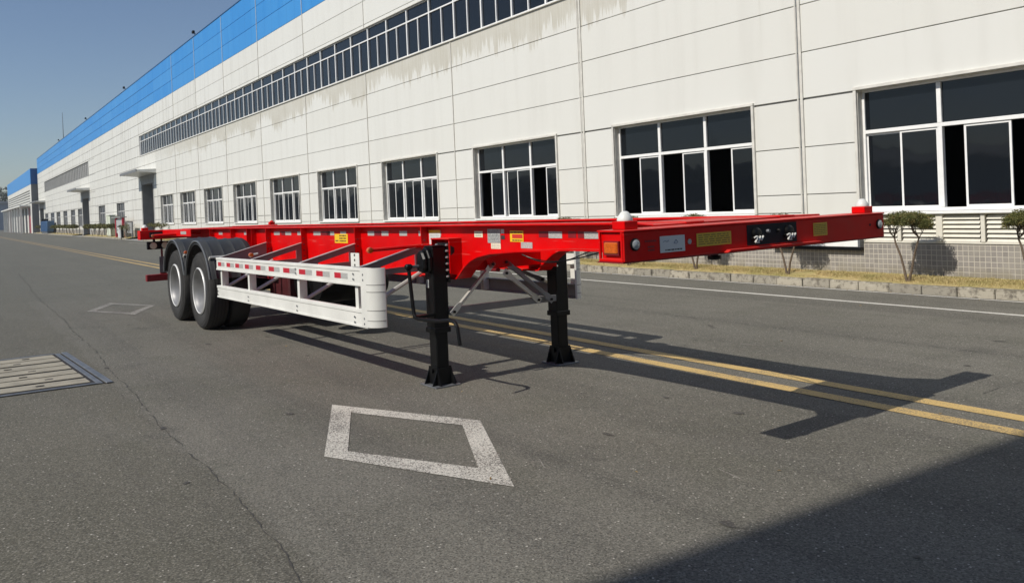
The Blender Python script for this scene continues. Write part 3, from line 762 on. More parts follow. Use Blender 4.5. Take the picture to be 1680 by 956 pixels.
# ================================================================== CLIPPED SHRUBS
def shrub(name, seed, nleaf, loc, label, leafsize=.016, W=.37, Hh=.20, top=.86):
    rnd = random.Random(seed); t = empty(name, loc, 0, label, 'shrub', 'clipped shrubs along the hall verge')
    tr = MB(); tips = []
    for k, s in enumerate((-1, 1)):
        wob = lambda: rnd.uniform(-.015, .015)
        p = [(.0+.015*s, 0, -.02), (s*.05+wob(), wob(), .18), (s*.10+wob(), wob(), .36), (s*.17+wob(), wob(), .55), (s*.17+s*.02, wob(), top-.22)]
        tr.tube(p, [.021, .018, .016, .014, .012], 7)
        root = Vector(p[-1])
        for j in range(6):
            a = rnd.uniform(0, 6.28); e = Vector((root.x+math.cos(a)*rnd.uniform(.06, .17), math.sin(a)*rnd.uniform(.06, .2), top-.02+rnd.uniform(-.04, .04)))
            mid = (root+e)/2+Vector((rnd.uniform(-.03, .03), rnd.uniform(-.03, .03), -.03)); tr.tube([root, mid, e], [.008, .006, .003], 5); tips.append(e)
            for q in range(2):
                e2 = e+Vector((rnd.uniform(-.1, .1), rnd.uniform(-.1, .1), rnd.uniform(0, .06))); tr.tube([mid, e2], [.005, .002], 4)
    tr.build('trunk', A['bark'], t, smooth=True)
    V = []; F = []; clumps = []
    for i in range(46):
        a = rnd.uniform(0, 6.28); q = math.sqrt(rnd.random()); clumps.append(Vector((math.cos(a)*q*W*.85, math.sin(a)*q*W*.75, top+Hh*.45*(1-q*q)+rnd.uniform(-.07, .05))))
    for i in range(nleaf):
        c = rnd.choice(clumps); a = rnd.uniform(0, 6.28); ph = rnd.uniform(-.7, 1); q = math.sqrt(max(0, 1-ph*ph)); rr = rnd.uniform(.5, 1)
        cr_ = W/.37; p = c+Vector((math.cos(a)*q*.105*rr*cr_, math.sin(a)*q*.105*rr*cr_, ph*.075*rr*cr_*cr_))
        d = Vector((rnd.gauss(0, 1), rnd.gauss(0, 1), rnd.gauss(.2, .7))).normalized()*leafsize*rnd.uniform(.7, 1.4); s_ = d.cross(Vector((rnd.gauss(0, 1), rnd.gauss(0, 1), rnd.gauss(0, 1)))).normalized()*leafsize*.42
        k = len(V); V += [p, p+d*.5+s_, p+d, p+d*.5-s_]; F.append((k, k+1, k+2, k+3))
    me = bpy.data.meshes.new('crown'); me.from_pydata(V, [], F); me.materials.append(A['leaf']); link('crown', me, t)
    return t
VZ = .15
s1 = shrub('clipped_shrub', 1, 24000, (-6.87, 11.76, VZ), 'flat-topped shrub with a V-shaped double trunk in front of the louvres')
s2 = shrub('clipped_shrub', 2, 24000, (-5.13, 11.78, VZ), 'flat-topped shrub cut by the right edge of the photo')
s3 = shrub('clipped_shrub', 3, 12000, (-9.02, 11.78, VZ), 'shrub whose crooked trunk shows below the right half of the red front beam')
s4 = shrub('clipped_shrub', 4, 12000, (-11.12, 11.78, VZ), 'shrub whose thin trunk shows just left of the kingpin below the red front beam')
s5 = copy_tree(s4, (-13.0, 11.78, VZ), 'shrub behind the left end of the red front beam', rz=1.1)
s6 = copy_tree(s3, (-15.0, 11.78, VZ), 'shrub seen between the right landing leg and the red front beam', rz=.4)
f1 = shrub('clipped_shrub', 9, 500, (-60.0, 11.9, VZ), 'clipped shrub whose top peeks above the trailer tail right of the dark doorway', .06, .55, .16, .92)
copy_tree(f1, (-62.3, 11.9, VZ), 'clipped shrub whose top peeks above the trailer tail inside the dark doorway'); 
f2 = shrub('clipped_shrub', 10, 600, (-71.8, 11.7, VZ), 'round clipped shrub beside the grey board near the trailer tail', .06, .8, .25, .75)
f3 = shrub('clipped_shrub', 12, 1600, (-80.2, 11.85, VZ), 'far clipped shrub standing between the pale green cabinet and the red notice board', .08, .60, .3, .85)
far_u = [-83.0, -85.9, -88.4, -92, -95, -107, -109.5, -113, -116.5, -120, -124, -128, -144, -148, -152]
ordn = ['first', 'second', 'third', 'fourth', 'fifth', 'sixth', 'seventh', 'eighth', 'ninth', 'tenth']
for i, xx in enumerate(far_u):
    lab = 'far clipped shrub, %s to the left of the pale green cabinet' % ordn[i] if i < 5 else 'tiny distant clipped shrub, %s to the left of the middle dark doorway' % ordn[i-5]
    copy_tree(f3, (xx, 11.85, VZ), lab, rz=i*.8)

# ================================================================== TRAILER
def S(x): return .0045*(x+3.0) if x < -3.0 else 0.0
TR = empty('container_trailer', (-3.2545, 2.9192, 0), R(.8357), 'long red skeletal container trailer with two axles, parked without a tractor on the road', 'trailer')
def T(): return MB(shear=S)
RED, BLK = A['red'], A['black']
B = .004
# --- front bolster
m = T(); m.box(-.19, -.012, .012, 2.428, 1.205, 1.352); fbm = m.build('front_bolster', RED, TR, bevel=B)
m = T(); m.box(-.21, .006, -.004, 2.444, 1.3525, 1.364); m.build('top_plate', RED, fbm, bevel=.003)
m = T(); m.box(-.0119, .0, .0, 2.44, 1.196, 1.352); m.build('face_plate', RED, fbm, bevel=.003)
m = T(); m.box(-.20, -.012, -.003, .0115, 1.196, 1.212); m.box(-.20, -.186, -.003, .0115, 1.212, 1.352); m.box(-.026, -.012, -.003, .0115, 1.212, 1.352)
m.build('end_flange', RED, fbm, bevel=.002)
m = T(); m.box(-.20, -.012, 2.4285, 2.443, 1.196, 1.212); m.box(-.20, -.186, 2.4285, 2.443, 1.212, 1.352); m.build('end_flange', RED, fbm)
m = T(); m.prism([(.77, 1.196), (1.70, 1.196), (1.66, 1.213), (.80, 1.213)], .001, .035, 'x'); m.build('lower_lip', RED, fbm, bevel=.003)
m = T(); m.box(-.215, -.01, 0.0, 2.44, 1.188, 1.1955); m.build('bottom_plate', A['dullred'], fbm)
def disc(name, c, r, t, mt, par, axis='x', n=24, sh=True):
    m = T() if sh else MB(); m.lathe([(r, 0), (r, t*.6), (r*.8, t)], c, axis, n); return m.build(name, mt, par, smooth=True)
for y in (.077, 2.378):
    b = disc('lamp_bezel', (.0005, y, 1.285), .034, .010, BLK, fbm)
    m = T(); m.lathe([(.026, 0), (.026, .003), (.018, .007), (.006, .009)], (.0085, y, 1.285), 'x', 20); m.build('clearance_lamp', A['lens'], fbm, smooth=True)
m = T(); m.box(-.150, -.045, -.012, .0115, 1.238, 1.30); sl = m.build('side_marker_lamp', A['orange'], fbm, bevel=.006)
m = T(); m.box(-.156, -.039, -.004, .0112, 1.231, 1.307); m.build('lamp_housing', A['dullred'], fbm)
def sticker(par, x, y0, y1, z0, z1, mt, name='sticker'):
    m = T(); m.box(x, x+.0015, y0, y1, z0, z1); return m.build(name, mt, par)
def lines(par, x, y0, y1, z0, z1, n, mt, h=.35, seed=0):
    rnd = random.Random(seed); m = T(); dz = (z1-z0)/n
    for i in range(n):
        z = z0+dz*(i+.5); yy = y0
        while yy < y1:
            w = rnd.uniform(.25, 1.0)*(y1-y0)*.22; m.box(x, x+.0008, yy, min(yy+w, y1), z-dz*h/2, z+dz*h/2); yy += w+(y1-y0)*.04
    return m.build('printed_lines', mt, par)
sticker(fbm, .001, .262, .455, 1.228, 1.318, A['lab_white'], 'white_label')
lines(fbm, .0026, .30, .43, 1.236, 1.246, 1, A['ink'], .7, 1)
m = T()
for (a, b) in (((.285, 1.285), (.30, 1.292)), ((.30, 1.292), (.315, 1.286)), ((.37, 1.278), (.385, 1.295)), ((.385, 1.295), (.40, 1.28)), ((.40, 1.28), (.385, 1.272)), ((.315, 1.286), (.33, 1.294)), ((.385, 1.272), (.37, 1.278))):
    m.tube([(.0034, a[0], a[1]), (.0034, b[0], b[1])], .0012, 4)
m.build('pen_marks', mat('blue_ink', (.10, .13, .22), .6), fbm)
m = T(); m.lathe([(.015, 0), (.015, .0015)], (.001, .494, 1.277), 'x', 16); m.build('oval_sticker', A['lab_grey'], fbm)
sticker(fbm, .001, .551, .843, 1.243, 1.318, A['lab_olive'], 'amber_label'); lines(fbm, .0026, .565, .83, 1.250, 1.312, 5, mat('faded_print', (.22, .13, .01), .6), .45, 2)
sticker(fbm, .001, 1.632, 1.779, 1.243, 1.326, A['lab_olive'], 'amber_label'); lines(fbm, .0026, 1.64, 1.77, 1.25, 1.318, 6, mat('faded_print', (.22, .13, .01), .6), .4, 3)
lines(fbm, .001, .15, .235, 1.29, 1.305, 1, A['dullred'], .6, 4); lines(fbm, .001, .17, .22, 1.24, 1.275, 2, A['dullred'], .5, 5)
# service recess with sockets and couplings
m = T(); m.box(.0005, .002, .985, 1.46, 1.222, 1.345); rc = m.build('service_panel', A['pit'], fbm)

for i, y in enumerate((1.06, 1.37)):
    m = T(); m.lathe([(.034, 0), (.034, .018), (.026, .028), (.02, .03)], (.002, y, 1.292), 'x', 18); m.build('electric_socket', BLK, fbm, smooth=True)
    m = T(); m.box(.003, .03, y-.045, y-.01, 1.255, 1.275); m.build('coupling_body', BLK, fbm, bevel=.004)
    g = T()
    for j in range(3): g.tube([(.03, y-.035+j*.026, 1.240+j*.005), (.034, y-.018+j*.026, 1.276)], .0062, 6)
    g.tube([(.03, y-.045, 1.268), (.034, y-.025, 1.276)], .005, 6); g.tube([(.03, y-.035, 1.24), (.03, y+.0, 1.238)], .004, 6)
    g.build('gladhand', A['alu'], fbm, smooth=True)
for y, c in ((1.17, A['steel_frame']), (1.27, BLK)):
    disc('air_fitting', (.002, y, 1.30), .012, .02, c, fbm, n=12)
disc('bolt_hole', (.0005, 2.27, 1.285), .009, .002, A['pit'], fbm, n=12)
# --- twist locks
def twistlock(x, y, z, big=True, lab=None):
    m = T(); m.box(x-.055, x+.045, y-.05, y+.05, z, z+.046); o = m.build('twist_lock', RED, TR, bevel=.004)
    prof = [(.043, .0), (.044, .007), (.036, .026), (.022, .046), (.012, .052)] if big else [(.042, 0), (.03, .02), (.01, .03)]
    m = T(); m.lathe(prof, (x-.003, y, z+.0465), 'z', 20); m.build('lock_cone', A['cone'] if big else RED, o, smooth=True)
twistlock(-.09, .10, 1.3645); twistlock(-.09, 2.335, 1.3645); twistlock(-12.33, .09, 1.3755); twistlock(-12.33, 2.35, 1.3755, False)
# --- main beams
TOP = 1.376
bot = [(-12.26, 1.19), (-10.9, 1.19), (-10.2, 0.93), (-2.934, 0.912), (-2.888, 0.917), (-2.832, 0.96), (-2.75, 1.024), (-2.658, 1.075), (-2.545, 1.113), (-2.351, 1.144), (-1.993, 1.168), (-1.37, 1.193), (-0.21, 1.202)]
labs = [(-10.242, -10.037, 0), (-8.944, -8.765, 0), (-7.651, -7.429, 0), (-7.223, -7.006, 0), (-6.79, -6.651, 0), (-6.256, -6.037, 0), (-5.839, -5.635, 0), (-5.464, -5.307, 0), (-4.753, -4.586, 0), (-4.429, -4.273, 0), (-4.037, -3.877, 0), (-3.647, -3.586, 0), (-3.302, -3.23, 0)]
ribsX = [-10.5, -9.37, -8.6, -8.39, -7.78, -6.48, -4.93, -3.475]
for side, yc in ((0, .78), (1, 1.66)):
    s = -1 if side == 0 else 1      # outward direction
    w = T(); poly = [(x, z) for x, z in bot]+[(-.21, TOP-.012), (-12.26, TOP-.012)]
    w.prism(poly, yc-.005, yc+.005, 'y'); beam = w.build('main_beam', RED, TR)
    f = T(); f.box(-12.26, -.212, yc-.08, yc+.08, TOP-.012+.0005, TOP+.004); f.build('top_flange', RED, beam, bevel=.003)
    f = T(); n = len(bot)
    up_ = [(x, z-.0005) for x, z in bot]; dn = []
    for i, (x, z) in enumerate(bot):
        a = bot[max(i-1, 0)]; b = bot[min(i+1, n-1)]; d = Vector((b[0]-a[0], b[1]-a[1])).normalized(); dn.append((x+d.y*.013, z-.0005-d.x*.013))
    for i in range(n-1):
        A0, A1, B1, B0 = up_[i], up_[i+1], dn[i+1], dn[i]
        vs = [f.bm.verts.new((p[0], y, p[1])) for y in (yc-.075, yc+.075) for p in (A0, A1, B1, B0)]
        for fc in ((0,1,2,3),(7,6,5,4),(0,4,5,1),(2,6,7,3),(1,5,6,2),(0,3,7,4)): f.bm.faces.new([vs[k] for k in fc])
    bmesh.ops.remove_doubles(f.bm, verts=f.bm.verts, dist=.0002); f.build('bottom_flange', RED, beam, smooth=True)
    for x in ribsX:
        r_ = T(); ya, yb = (yc-.078, yc-.0055) if side == 0 else (yc+.0055, yc+.078)
        r_.box(x-.006, x+.006, ya, yb, .945 if x > -10.05 else 1.2, TOP-.0125); r_.build('rib', RED, beam)
    if side == 0:
        ys = yc-.0065
        for a, b, k in labs:
            m = T(); m.box(a, b, ys, ys+.001, 1.268, 1.315); m.build('reflective_tape', A['refl_white'], beam)
        # faded red primer squares between tapes (darker red reflectors)
        for a, b in [(-1.77, -1.55), (-1.31, -1.17), (-1.42, -1.33), (-.82, -.66), (-7.37, -7.22), (-6.02, -5.75), (-4.60, -4.44), (-8.6, -8.5)]:
            m = T(); m.box(a, b, ys, ys+.001, 1.268, 1.315); m.build('reflective_tape', A['dullred'], beam)
        wb_ = T(); rw_ = random.Random(3); pts_ = [(x_/10, yc-.0085, TOP-.016+rw_.uniform(-.0012, .0012)) for x_ in range(-122, -2)]; wb_.tube(pts_, .0045, 5); wb_.build('weld_bead', RED, beam)
        def wl(name, a, b, z0, z1, mt, d=0): m = T(); m.box(a, b, ys-.0015*d, ys+.0008, z0, z1); return m.build(name, mt, beam)
        def wlines(a, b, z0, z1, n, mt, seed, h=.4, d=1):
            rnd = random.Random(seed); m = T(); dz = (z1-z0)/n
            for i in range(n):
                z = z0+dz*(i+.5); xx = a
                while xx < b:
                    w_ = rnd.uniform(.2, 1)*(b-a)*.25; m.box(xx, min(xx+w_, b), ys-.0015*d-.0008, ys-.0015*d, z-dz*h/2, z+dz*h/2); xx += w_+(b-a)*.05
            m.build('printed_lines', mt, beam)
        wl('yellow_label', -5.622, -5.264, 1.183, 1.285, A['lab_yellow'], 1); wlines(-5.489, -5.305, 1.193, 1.28, 3, A['ink'], 1, .5); wlines(-5.601, -5.52, 1.193, 1.223, 1, A['ink'], 8, .5)
        wl('white_label', -3.445, -3.24, 1.193, 1.321, A['lab_white'], 1); wl('orange_header', -3.445, -3.24, 1.295, 1.322, A['lab_yellow'], 2); wlines(-3.424, -3.271, 1.244, 1.29, 3, A['lab_grey'], 2)
        wl('cream_label', -2.673, -2.545, 1.262, 1.313, A['lab_cream']); wlines(-2.658, -2.566, 1.269, 1.305, 2, A['lab_grey'], 3)
        wl('data_plate', -2.469, -2.285, 1.218, 1.331, A['lab_grey'], 1); wlines(-2.459, -2.295, 1.223, 1.326, 9, A['ink'], 4, .25)
        wl('cream_label', -2.423, -2.285, 1.17, 1.216, A['lab_cream'], 1); wlines(-2.413, -2.3, 1.174, 1.213, 3, A['lab_grey'], 5)
        wl('small_label', -2.275, -2.229, 1.295, 1.329, A['lab_white'], 1); wl('small_label', -2.275, -2.223, 1.249, 1.28, A['ink'], 1)
        wl('yellow_label', -2.147, -1.968, 1.231, 1.318, A['lab_yellow'], 1); wl('red_patch', -2.116, -1.978, 1.259, 1.29, A['ink_red'], 2); wlines(-2.116, -1.978, 1.237, 1.25, 1, A['ink'], 6, .6, 2); wlines(-2.137, -1.978, 1.297, 1.313, 1, A['ink'], 7, .5, 2)
        wl('grey_label', -2.004, -1.855, 1.182, 1.23, A['refl_white'], 1)
        wl('reflective_tape', -1.648, -1.488, 1.264, 1.313, A['refl_white'], 1); wl('reflective_tape', -1.239, -1.079, 1.264, 1.311, A['refl_white'], 1)
# --- bolt dots on rib caps
bd = T()
for x in (-7.78, -6.48, -4.93, -3.475):
    for z in (1.02, 1.09, 1.16, 1.23): bd.lathe([(.011, 0), (.009, .006)], (x+.0062, .735, z), 'x', 8)
bd.build('rib_bolts', A['dullred'], TR, kind='stuff')
# --- crossmembers and decks
for x in (-11.6, -10.6, -9.6, -8.9, -8.2, -7.2, -6.4, -5.6, -4.8, -4.0, -3.38):
    m = T(); m.box(x-.006, x+.006, .787, 1.653, 1.10 if x > -10 else 1.2, 1.34); m.box(x-.04, x+.04, .862, 1.578, 1.3405, 1.35); m.build('crossmember', RED, TR)
m = T(); m.box(-3.12, -2.93, .79, 1.65, .96, 1.30); m.build('landing_crossmember', RED, TR, bevel=B)
m = T(); m.box(-.76, -.215, .858, 1.582, 1.199, 1.211); m.build('kingpin_plate', RED, TR)
for x in (-.74, -.4):
    m = T(); m.box(x-.005, x+.005, .79, 1.65, 1.2155, 1.36); m.build('crossmember', RED, TR)
m = T(); m.prism([(-.215, .865), (-.74, .865), (-.78, 1.0), (-.78, 1.40), (-.70, 1.575), (-.215, 1.575)], 1.366, 1.373, 'z'); m.build('gooseneck_deck', RED, TR)
m = T(); m.lathe([(.045, .014), (.045, -.02), (.026, -.022), (.026, -.05), (.045, -.052), (.045, -.075), (.02, -.08)], (-.46, 1.22, 1.188), 'z', 20); m.build('kingpin', BLK, TR, smooth=True)
for p in ([(-.212, .42), (-.30, .52), (-.62, .6985), (-.212, .6985)], [(-.212, 2.02), (-.45, 1.86), (-1.3, 1.7415), (-.212, 1.7415)]):
    m = T(); m.prism(p, 1.362, 1.374, 'z'); m.build('gusset_plate', RED, TR, bevel=.003)
# --- rear bolster
m = T(); m.box(-12.49, -12.27, .0, 2.44, 1.215, 1.374); rb = m.build('rear_bolster', RED, TR, bevel=B)
m = T(); m.box(-12.266, -12.262, .15, .4, 1.25, 1.34); m.build('recess_plate', A['pit'], rb)
m = T(); m.box(-12.265, -10.35, .37, .385, 1.262, 1.372); m.box(-12.265, -10.6, .385, .70, 1.366, 1.3755); m.build('tail_side_plate', RED, TR, bevel=.003)
m = T(); m.box(-10.98, -10.62, .368, .3695, 1.295, 1.345); m.build('reflective_tape', A['refl_white'], TR)
for y0, y1 in ((.13, .95), (1.49, 2.31)):
    m = T(); m.box(-12.44, -12.38, y0, y1, 1.035, 1.175); lb_ = m.build('light_bar', BLK, TR, bevel=.006)
    for j in range(4):
        yy = y0+.10+j*.195; m = T(); m.lathe([(.058, 0), (.058, .012), (.02, .02)], (-12.379, yy, 1.10), 'x', 18); m.build('lamp_back', A['lab_cream'] if y0 < 1 else A['lens'], lb_, smooth=True)
    m = T(); m.box(-12.42, -12.40, y0+.1, y0+.14, 1.176, 1.214); m.box(-12.42, -12.40, y1-.14, y1-.1, 1.176, 1.214); m.build('bracket', BLK, lb_)
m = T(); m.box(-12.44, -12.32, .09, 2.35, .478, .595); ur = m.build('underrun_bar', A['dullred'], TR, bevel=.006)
for y in (.33, 2.0):
    m = T(); m.box(-12.43, -12.36, y, y+.10, .596, .90); m.box(-12.49, -12.4505, y+.04, y+.07, .85, 1.214); m.build('upright', A['dullred'], ur, bevel=.004)
    m = T(); m.box(-12.35, -12.33, y-.02, y+.12, .62, .90); m.build('guide_plate', A['steel_frame'], ur)
# --- side guards
def guard(side, dx):
    s = 1 if side == 0 else -1; Y = lambda v: v if side == 0 else 2.44-v
    sh = lambda x: .0085*(x+3.2) if x < -3.2 else 0
    def N(): return MB(shear=sh)
    def bx(m, x0, x1, a, b, z0, z1): ya, yb = Y(a), Y(b); m.box(x0+dx, x1+dx, min(ya, yb), max(ya, yb), z0, z1)
    XA, XB = -7.62, -3.17
    g = N(); bx(g, XA, XB, .0, .02, .884, 1.04); bx(g, XA, XB, .0205, .055, 1.026, 1.04); bx(g, XA, XB, .0205, .055, .884, .898); root = g.build('side_guard', A['alu'], TR, bevel=.004)
    g = N(); bx(g, XA, XB, -.007, -.0005, 1.012, 1.041); bx(g, XA, XB, -.007, -.0005, .883, .905); g.build('rail_rib', A['alu'], root, bevel=.003)
    g = N(); bx(g, XA, XB, .0, .02, .535, .686); bx(g, XA, XB, .0205, .055, .672, .686); bx(g, XA, XB, .0205, .055, .535, .549); g.build('lower_rail', A['alu'] if side == 0 else A['grey'], root, bevel=.004)  # far rail greyed: its shade is put into the colour
    g = N(); bx(g, XA, XB, -.007, -.0005, .655, .687); bx(g, XA, XB, -.007, -.0005, .534, .556); g.build('rail_rib', A['alu'], root, bevel=.003)
    # rounded nose
    Rn = .118; out = []; cx = XB+.0+dx
    for k in range(9):
        a = math.pi/2*k/8; out.append((cx+.01+Rn*math.sin(a), Rn-Rn*math.cos(a)))
    poly = [(cx-.10, -.009)]+[(p[0], p[1]-.009) for p in out]+[(p[0]-.012*math.sin(math.pi/2*k/8), p[1]+.003) for k, p in reversed(list(enumerate(out)))]+[(cx-.10, .0)] 
    poly = [(p[0], Y(p[1])) for p in poly]
    g = N(); g.prism(poly, .545, 1.043, 'z'); g.build('nose_panel', A['alu'], root, smooth=True)
    for zb in (.60, .685, .84, .90):
        ro = [(p[0]+.0012, Y(p[1]-.0102)) for p in out]; ri = [(p[0]-.004, Y(p[1]-.006)) for p in out]
        g = N(); g.prism(ro+ri[::-1], zb, zb+.006, 'z'); g.build('nose_rib', A['seam'], root, smooth=True)
    # bolts
    bl = N()
    for x in (-7.57, -6.35, -4.80, -3.42, -3.22):
        for z in ((.57, .615) if x != -4.80 or True else ()):
            bl.lathe([(.0095, 0), (.0095, -.004*s)], (x+dx, Y(-.0075), z), 'y', 8)
        for z in (.94, .985):
            if x > -5: bl.lathe([(.0095, 0), (.0095, -.004*s)], (x+dx, Y(-.0075), z), 'y', 8)
    bl.build('rail_bolts', A['steel_frame'], root, kind='stuff')
    posts = (-7.50, -6.40, -4.81, -3.42)
    for x in posts:
        g = N(); bx(g, x-.03, x+.03, .022, .026, .55, 1.02); bx(g, x+.026, x+.03, .0265, .10, .55, 1.02); bx(g, x-.03, x-.026, .0265, .10, .55, 1.02)
        g.build('post', A['alu'], root)
    for x in posts[:4]:
        g = N(); g.tube([(x+dx+.0, Y(.07), .66), (x+dx-.02, Y(.70), .96)], .020, 8); g.build('stay', A['galv'], root, smooth=True)
    # gusset arms
    for i, x in enumerate(posts if side == 0 else posts):
        xx = (-7.76, -6.48, -4.93, -3.475)[i]+dx
        zt0, zt1, zb = 1.022, 1.19, .95
        t0, t1 = .05, .70
        hole = [(Y(.26), 1.0), (Y(.50), 1.0), (Y(.50), 1.135), (Y(.475), 1.14)]
        def at(t): return Y(t0+(t1-t0)*t)
        def zt(t): return zt0+(zt1-zt0)*t
        g = N(); th = .003
        # plate with a cut-out, as four pieces
        hl, hr = .36, .90; h0a, h0b, h1a, h1b = zb+.045, zt(hl)-.062, zb+.055, zt(hr)-.062
        for poly in ([(at(0), zb+.04), (at(hl), zb), (at(hl), zt(hl)), (at(0), zt(0))], [(at(hl), zb), (at(hr), zb), (at(hr), h1a), (at(hl), h0a)],
                     [(at(hr), zb), (at(1), zb), (at(1), zt(1)), (at(hr), zt(hr))], [(at(hl), h0b), (at(hr), h1b), (at(hr), zt(hr)), (at(hl), zt(hl))]):
            if i == 0: break
            g.prism(poly, xx-th, xx+th, 'x')
        if i == 0: g.prism([(at(0), zb+.03), (at(1), zb), (at(1), zt(1)), (at(0), zt(0))], xx-th, xx+th, 'x')
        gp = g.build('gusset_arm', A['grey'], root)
        g = N(); g.prism([(at(0), zt(0)+.0005), (at(1), zt(1)+.0005), (at(1), zt(1)+.0055), (at(0), zt(0)+.0055)], xx-.028, xx+.028, 'x'); g.build('arm_flange', A['galv'], root)
        if i:
            g = N(); g.prism([(at(hl), h0a+.0005), (at(hr-.01), h1a+.0005), (at(hr-.01), h1a+.004), (at(hl), h0a+.004)], xx-th, xx+.012, 'x'); g.prism([(at(hr-.008), h1a+.0045), (at(hr-.001), h1a+.0045), (at(hr-.001), h1b-.001), (at(hr-.008), h1b-.001)], xx-th, xx+.012, 'x'); g.build('cutout_lip', A['galv'], root)
    if side == 0:
        g = N(); bx(g, -3.47, -3.30, .0, .006, 1.045, 1.165); q = g.build('mount_plate', A['alu'], root, bevel=.003)
        g = N()
        for z in (1.062, 1.105, 1.148): g.lathe([(.011, 0), (.011, -.003)], (-3.385, -.0005, z), 'y', 6)
        g.build('slot', A['pit'], root)
        for k in range(10):
            u = [(353.6+a*1, 0) for a in (0,)]
        xs = [(-7.55, -7.27), (-7.18, -6.88), (-6.82, -6.52), (-6.45, -6.15), (-6.05, -5.73), (-5.62, -5.28), (-5.17, -4.80), (-4.72, -4.38), (-4.27, -3.95), (-3.84, -3.55)]
        for a, b in xs:
            c = (a+b)/2
            m = N(); m.box(a, c, -.0012, -.0002, .935, .985); m.build('red_reflector', A['refl_red'], root)
            m = N(); m.box(c, b, -.0012, -.0002, .935, .985); m.build('white_reflector', A['refl_white'], root)
    return root
guard(0, 0); guard(1, -.2)
# --- marker lamps on stalks
def stalk(x, y0, y1, z, r=.012, rod=True):
    m = T()
    o = None
    if rod:
        m.tube([(x, y0, z), (x, y1, z+.01)], r, 8); o = m.build('lamp_stalk', RED if r > .015 else A['galv'], TR, smooth=True)
    else: m.bm.free()
    m = T(); m.lathe([(.018, -.02), (.025, -.018), (.027, 0), (.025, .018), (.018, .02)], (x, y0-.01, z), 'x', 14); m.build('marker_lamp', A['orange'], o or TR, smooth=True)
    m = T(); m.box(x-.01, x+.01, y0-.034, y0+.02, z-.002, z+.002); m.build('lamp_rim', A['ink_red'], o or TR)
stalk(-3.46, .19, .77, 1.175, .016); stalk(-11.3, .02, .76, 1.29, .024); stalk(-6.27, .03, .10, 1.085)
stalk(-9.12, .0, .1, 1.06)
# --- landing legs
def leg(yc, gear):
    s = -1 if yc < 1.2 else 1
    X = -3.0; h = .072
    m = MB(); m.box(X-h, X+h, yc-h, yc+h, .455, 1.19); r_ = m.build('landing_leg', BLK, TR, bevel=.008)
    m = MB(); m.box(X-h-.008, X+h+.008, yc-h-.008, yc+h+.008, .455, .50); m.build('collar', BLK, r_, bevel=.004)
    m = MB(); m.box(X-.06, X+.06, yc-.06, yc+.06, .08, .47); m.build('inner_leg', BLK, r_, bevel=.008)
    m = MB(); m.box(X-.135, X+.135, yc-.125, yc+.125, 0.0005, .012); m.build('foot_plate', A['steel_frame'], r_, bevel=.003)
    for yy in (-.07, .066):
        m = MB(); m.prism([(X-.13, .0125), (X+.13, .0125), (X+.065, .165), (X-.065, .165)], yc+yy, yc+yy+.008, 'y'); m.build('foot_gusset', BLK, r_)
    for xx in (-.072, .066):
        m = MB(); m.prism([(yc-.12, .0125), (yc+.12, .0125), (yc+.062, .155), (yc-.062, .155)], X+xx, X+xx+.008, 'x'); m.build('foot_gusset', BLK, r_)
    m = MB(); m.lathe([(.02, -.09), (.02, .09)], (X, yc, .13), 'y', 12); m.build('axle_pin', BLK, r_)
    bo = MB()
    m = MB(); ib = yc-s*(h+.001); m.box(X-.10, X+.10, min(ib, ib-s*.012), max(ib, ib-s*.012), .88, 1.22); m.build('back_plate', BLK, r_, bevel=.003)
    for z in (.93, .985, 1.04, 1.095, 1.15, 1.20):
        for xx in (-.085, .085):
            bo.lathe([(.011, 0), (.011, s*.012), (.007, s*.02)], (X+xx, ib, z), 'y', 6)
    bo.build('mounting_bolts', A['steel'], r_, kind='stuff')
    m = MB(); m.box(X-h, X+h, yc-h, yc+h, 1.1905, 1.20); m.build('top_cap', BLK, r_)
    if gear:
        m = MB(); y = yc-h-.001
        m.prism([(X-.10, 1.0), (X-.07, .965), (X+.05, .965), (X+.08, 1.0), (X+.08, 1.10), (X+.04, 1.17), (X-.02, 1.19), (X-.08, 1.15), (X-.10, 1.09)], y-.035, y, 'y'); gb = m.build('gearbox', BLK, r_, bevel=.008)
        m = MB(); m.prism([(X-.085, 1.005), (X-.06, .98), (X+.03, .98), (X+.06, 1.01), (X+.06, 1.095), (X+.02, 1.155), (X-.02, 1.17), (X-.07, 1.14)], y-.075, y-.0355, 'y'); m.build('gearbox_cover', BLK, r_, bevel=.014)
        m = MB(); m.tube([(X-.04, y-.07, 1.03), (X-.04, y-.17, 1.03)], .013, 10); m.build('gear_shaft', A['steel_frame'], r_, smooth=True)
        m = MB(); m.lathe([(.018, -.03), (.026, -.02), (.026, .02), (.018, .03)], (X-.04, y-.17, 1.03), 'y', 12); m.build('crank_knuckle', BLK, r_, smooth=True)
        yy = y-.17
        pts = [(-3.05, yy, 1.03), (-3.03, yy, .90), (-3.0, yy, .70), (-2.985, yy, .635), (-2.955, yy, .605), (-2.90, yy, .60), (-2.6, yy+.01, .612), (-2.42, yy+.02, .635), (-2.35, yy+.02, .62), (-2.32, yy+.02, .58), (-2.29, yy+.02, .45)]
        # keep the folded crank hugging the leg
        pts = [(X-.04+(p[0]+3.05)*1.0, p[1], p[2]) for p in pts]
        m = MB(); m.tube(pts, .016, 10); m.build('crank_handle', BLK, r_, smooth=True)
        m = MB(); m.box(X+.02, X+.075, y-.18, y, .60, .625); m.build('crank_clip', BLK, r_)
        m = MB(); m.box(X-.045, X-.005, y+.0, y+.0006, .84, .91); m.build('data_label', A['lab_grey'], r_)
    return r_
leg(.575, True); leg(1.895, False)
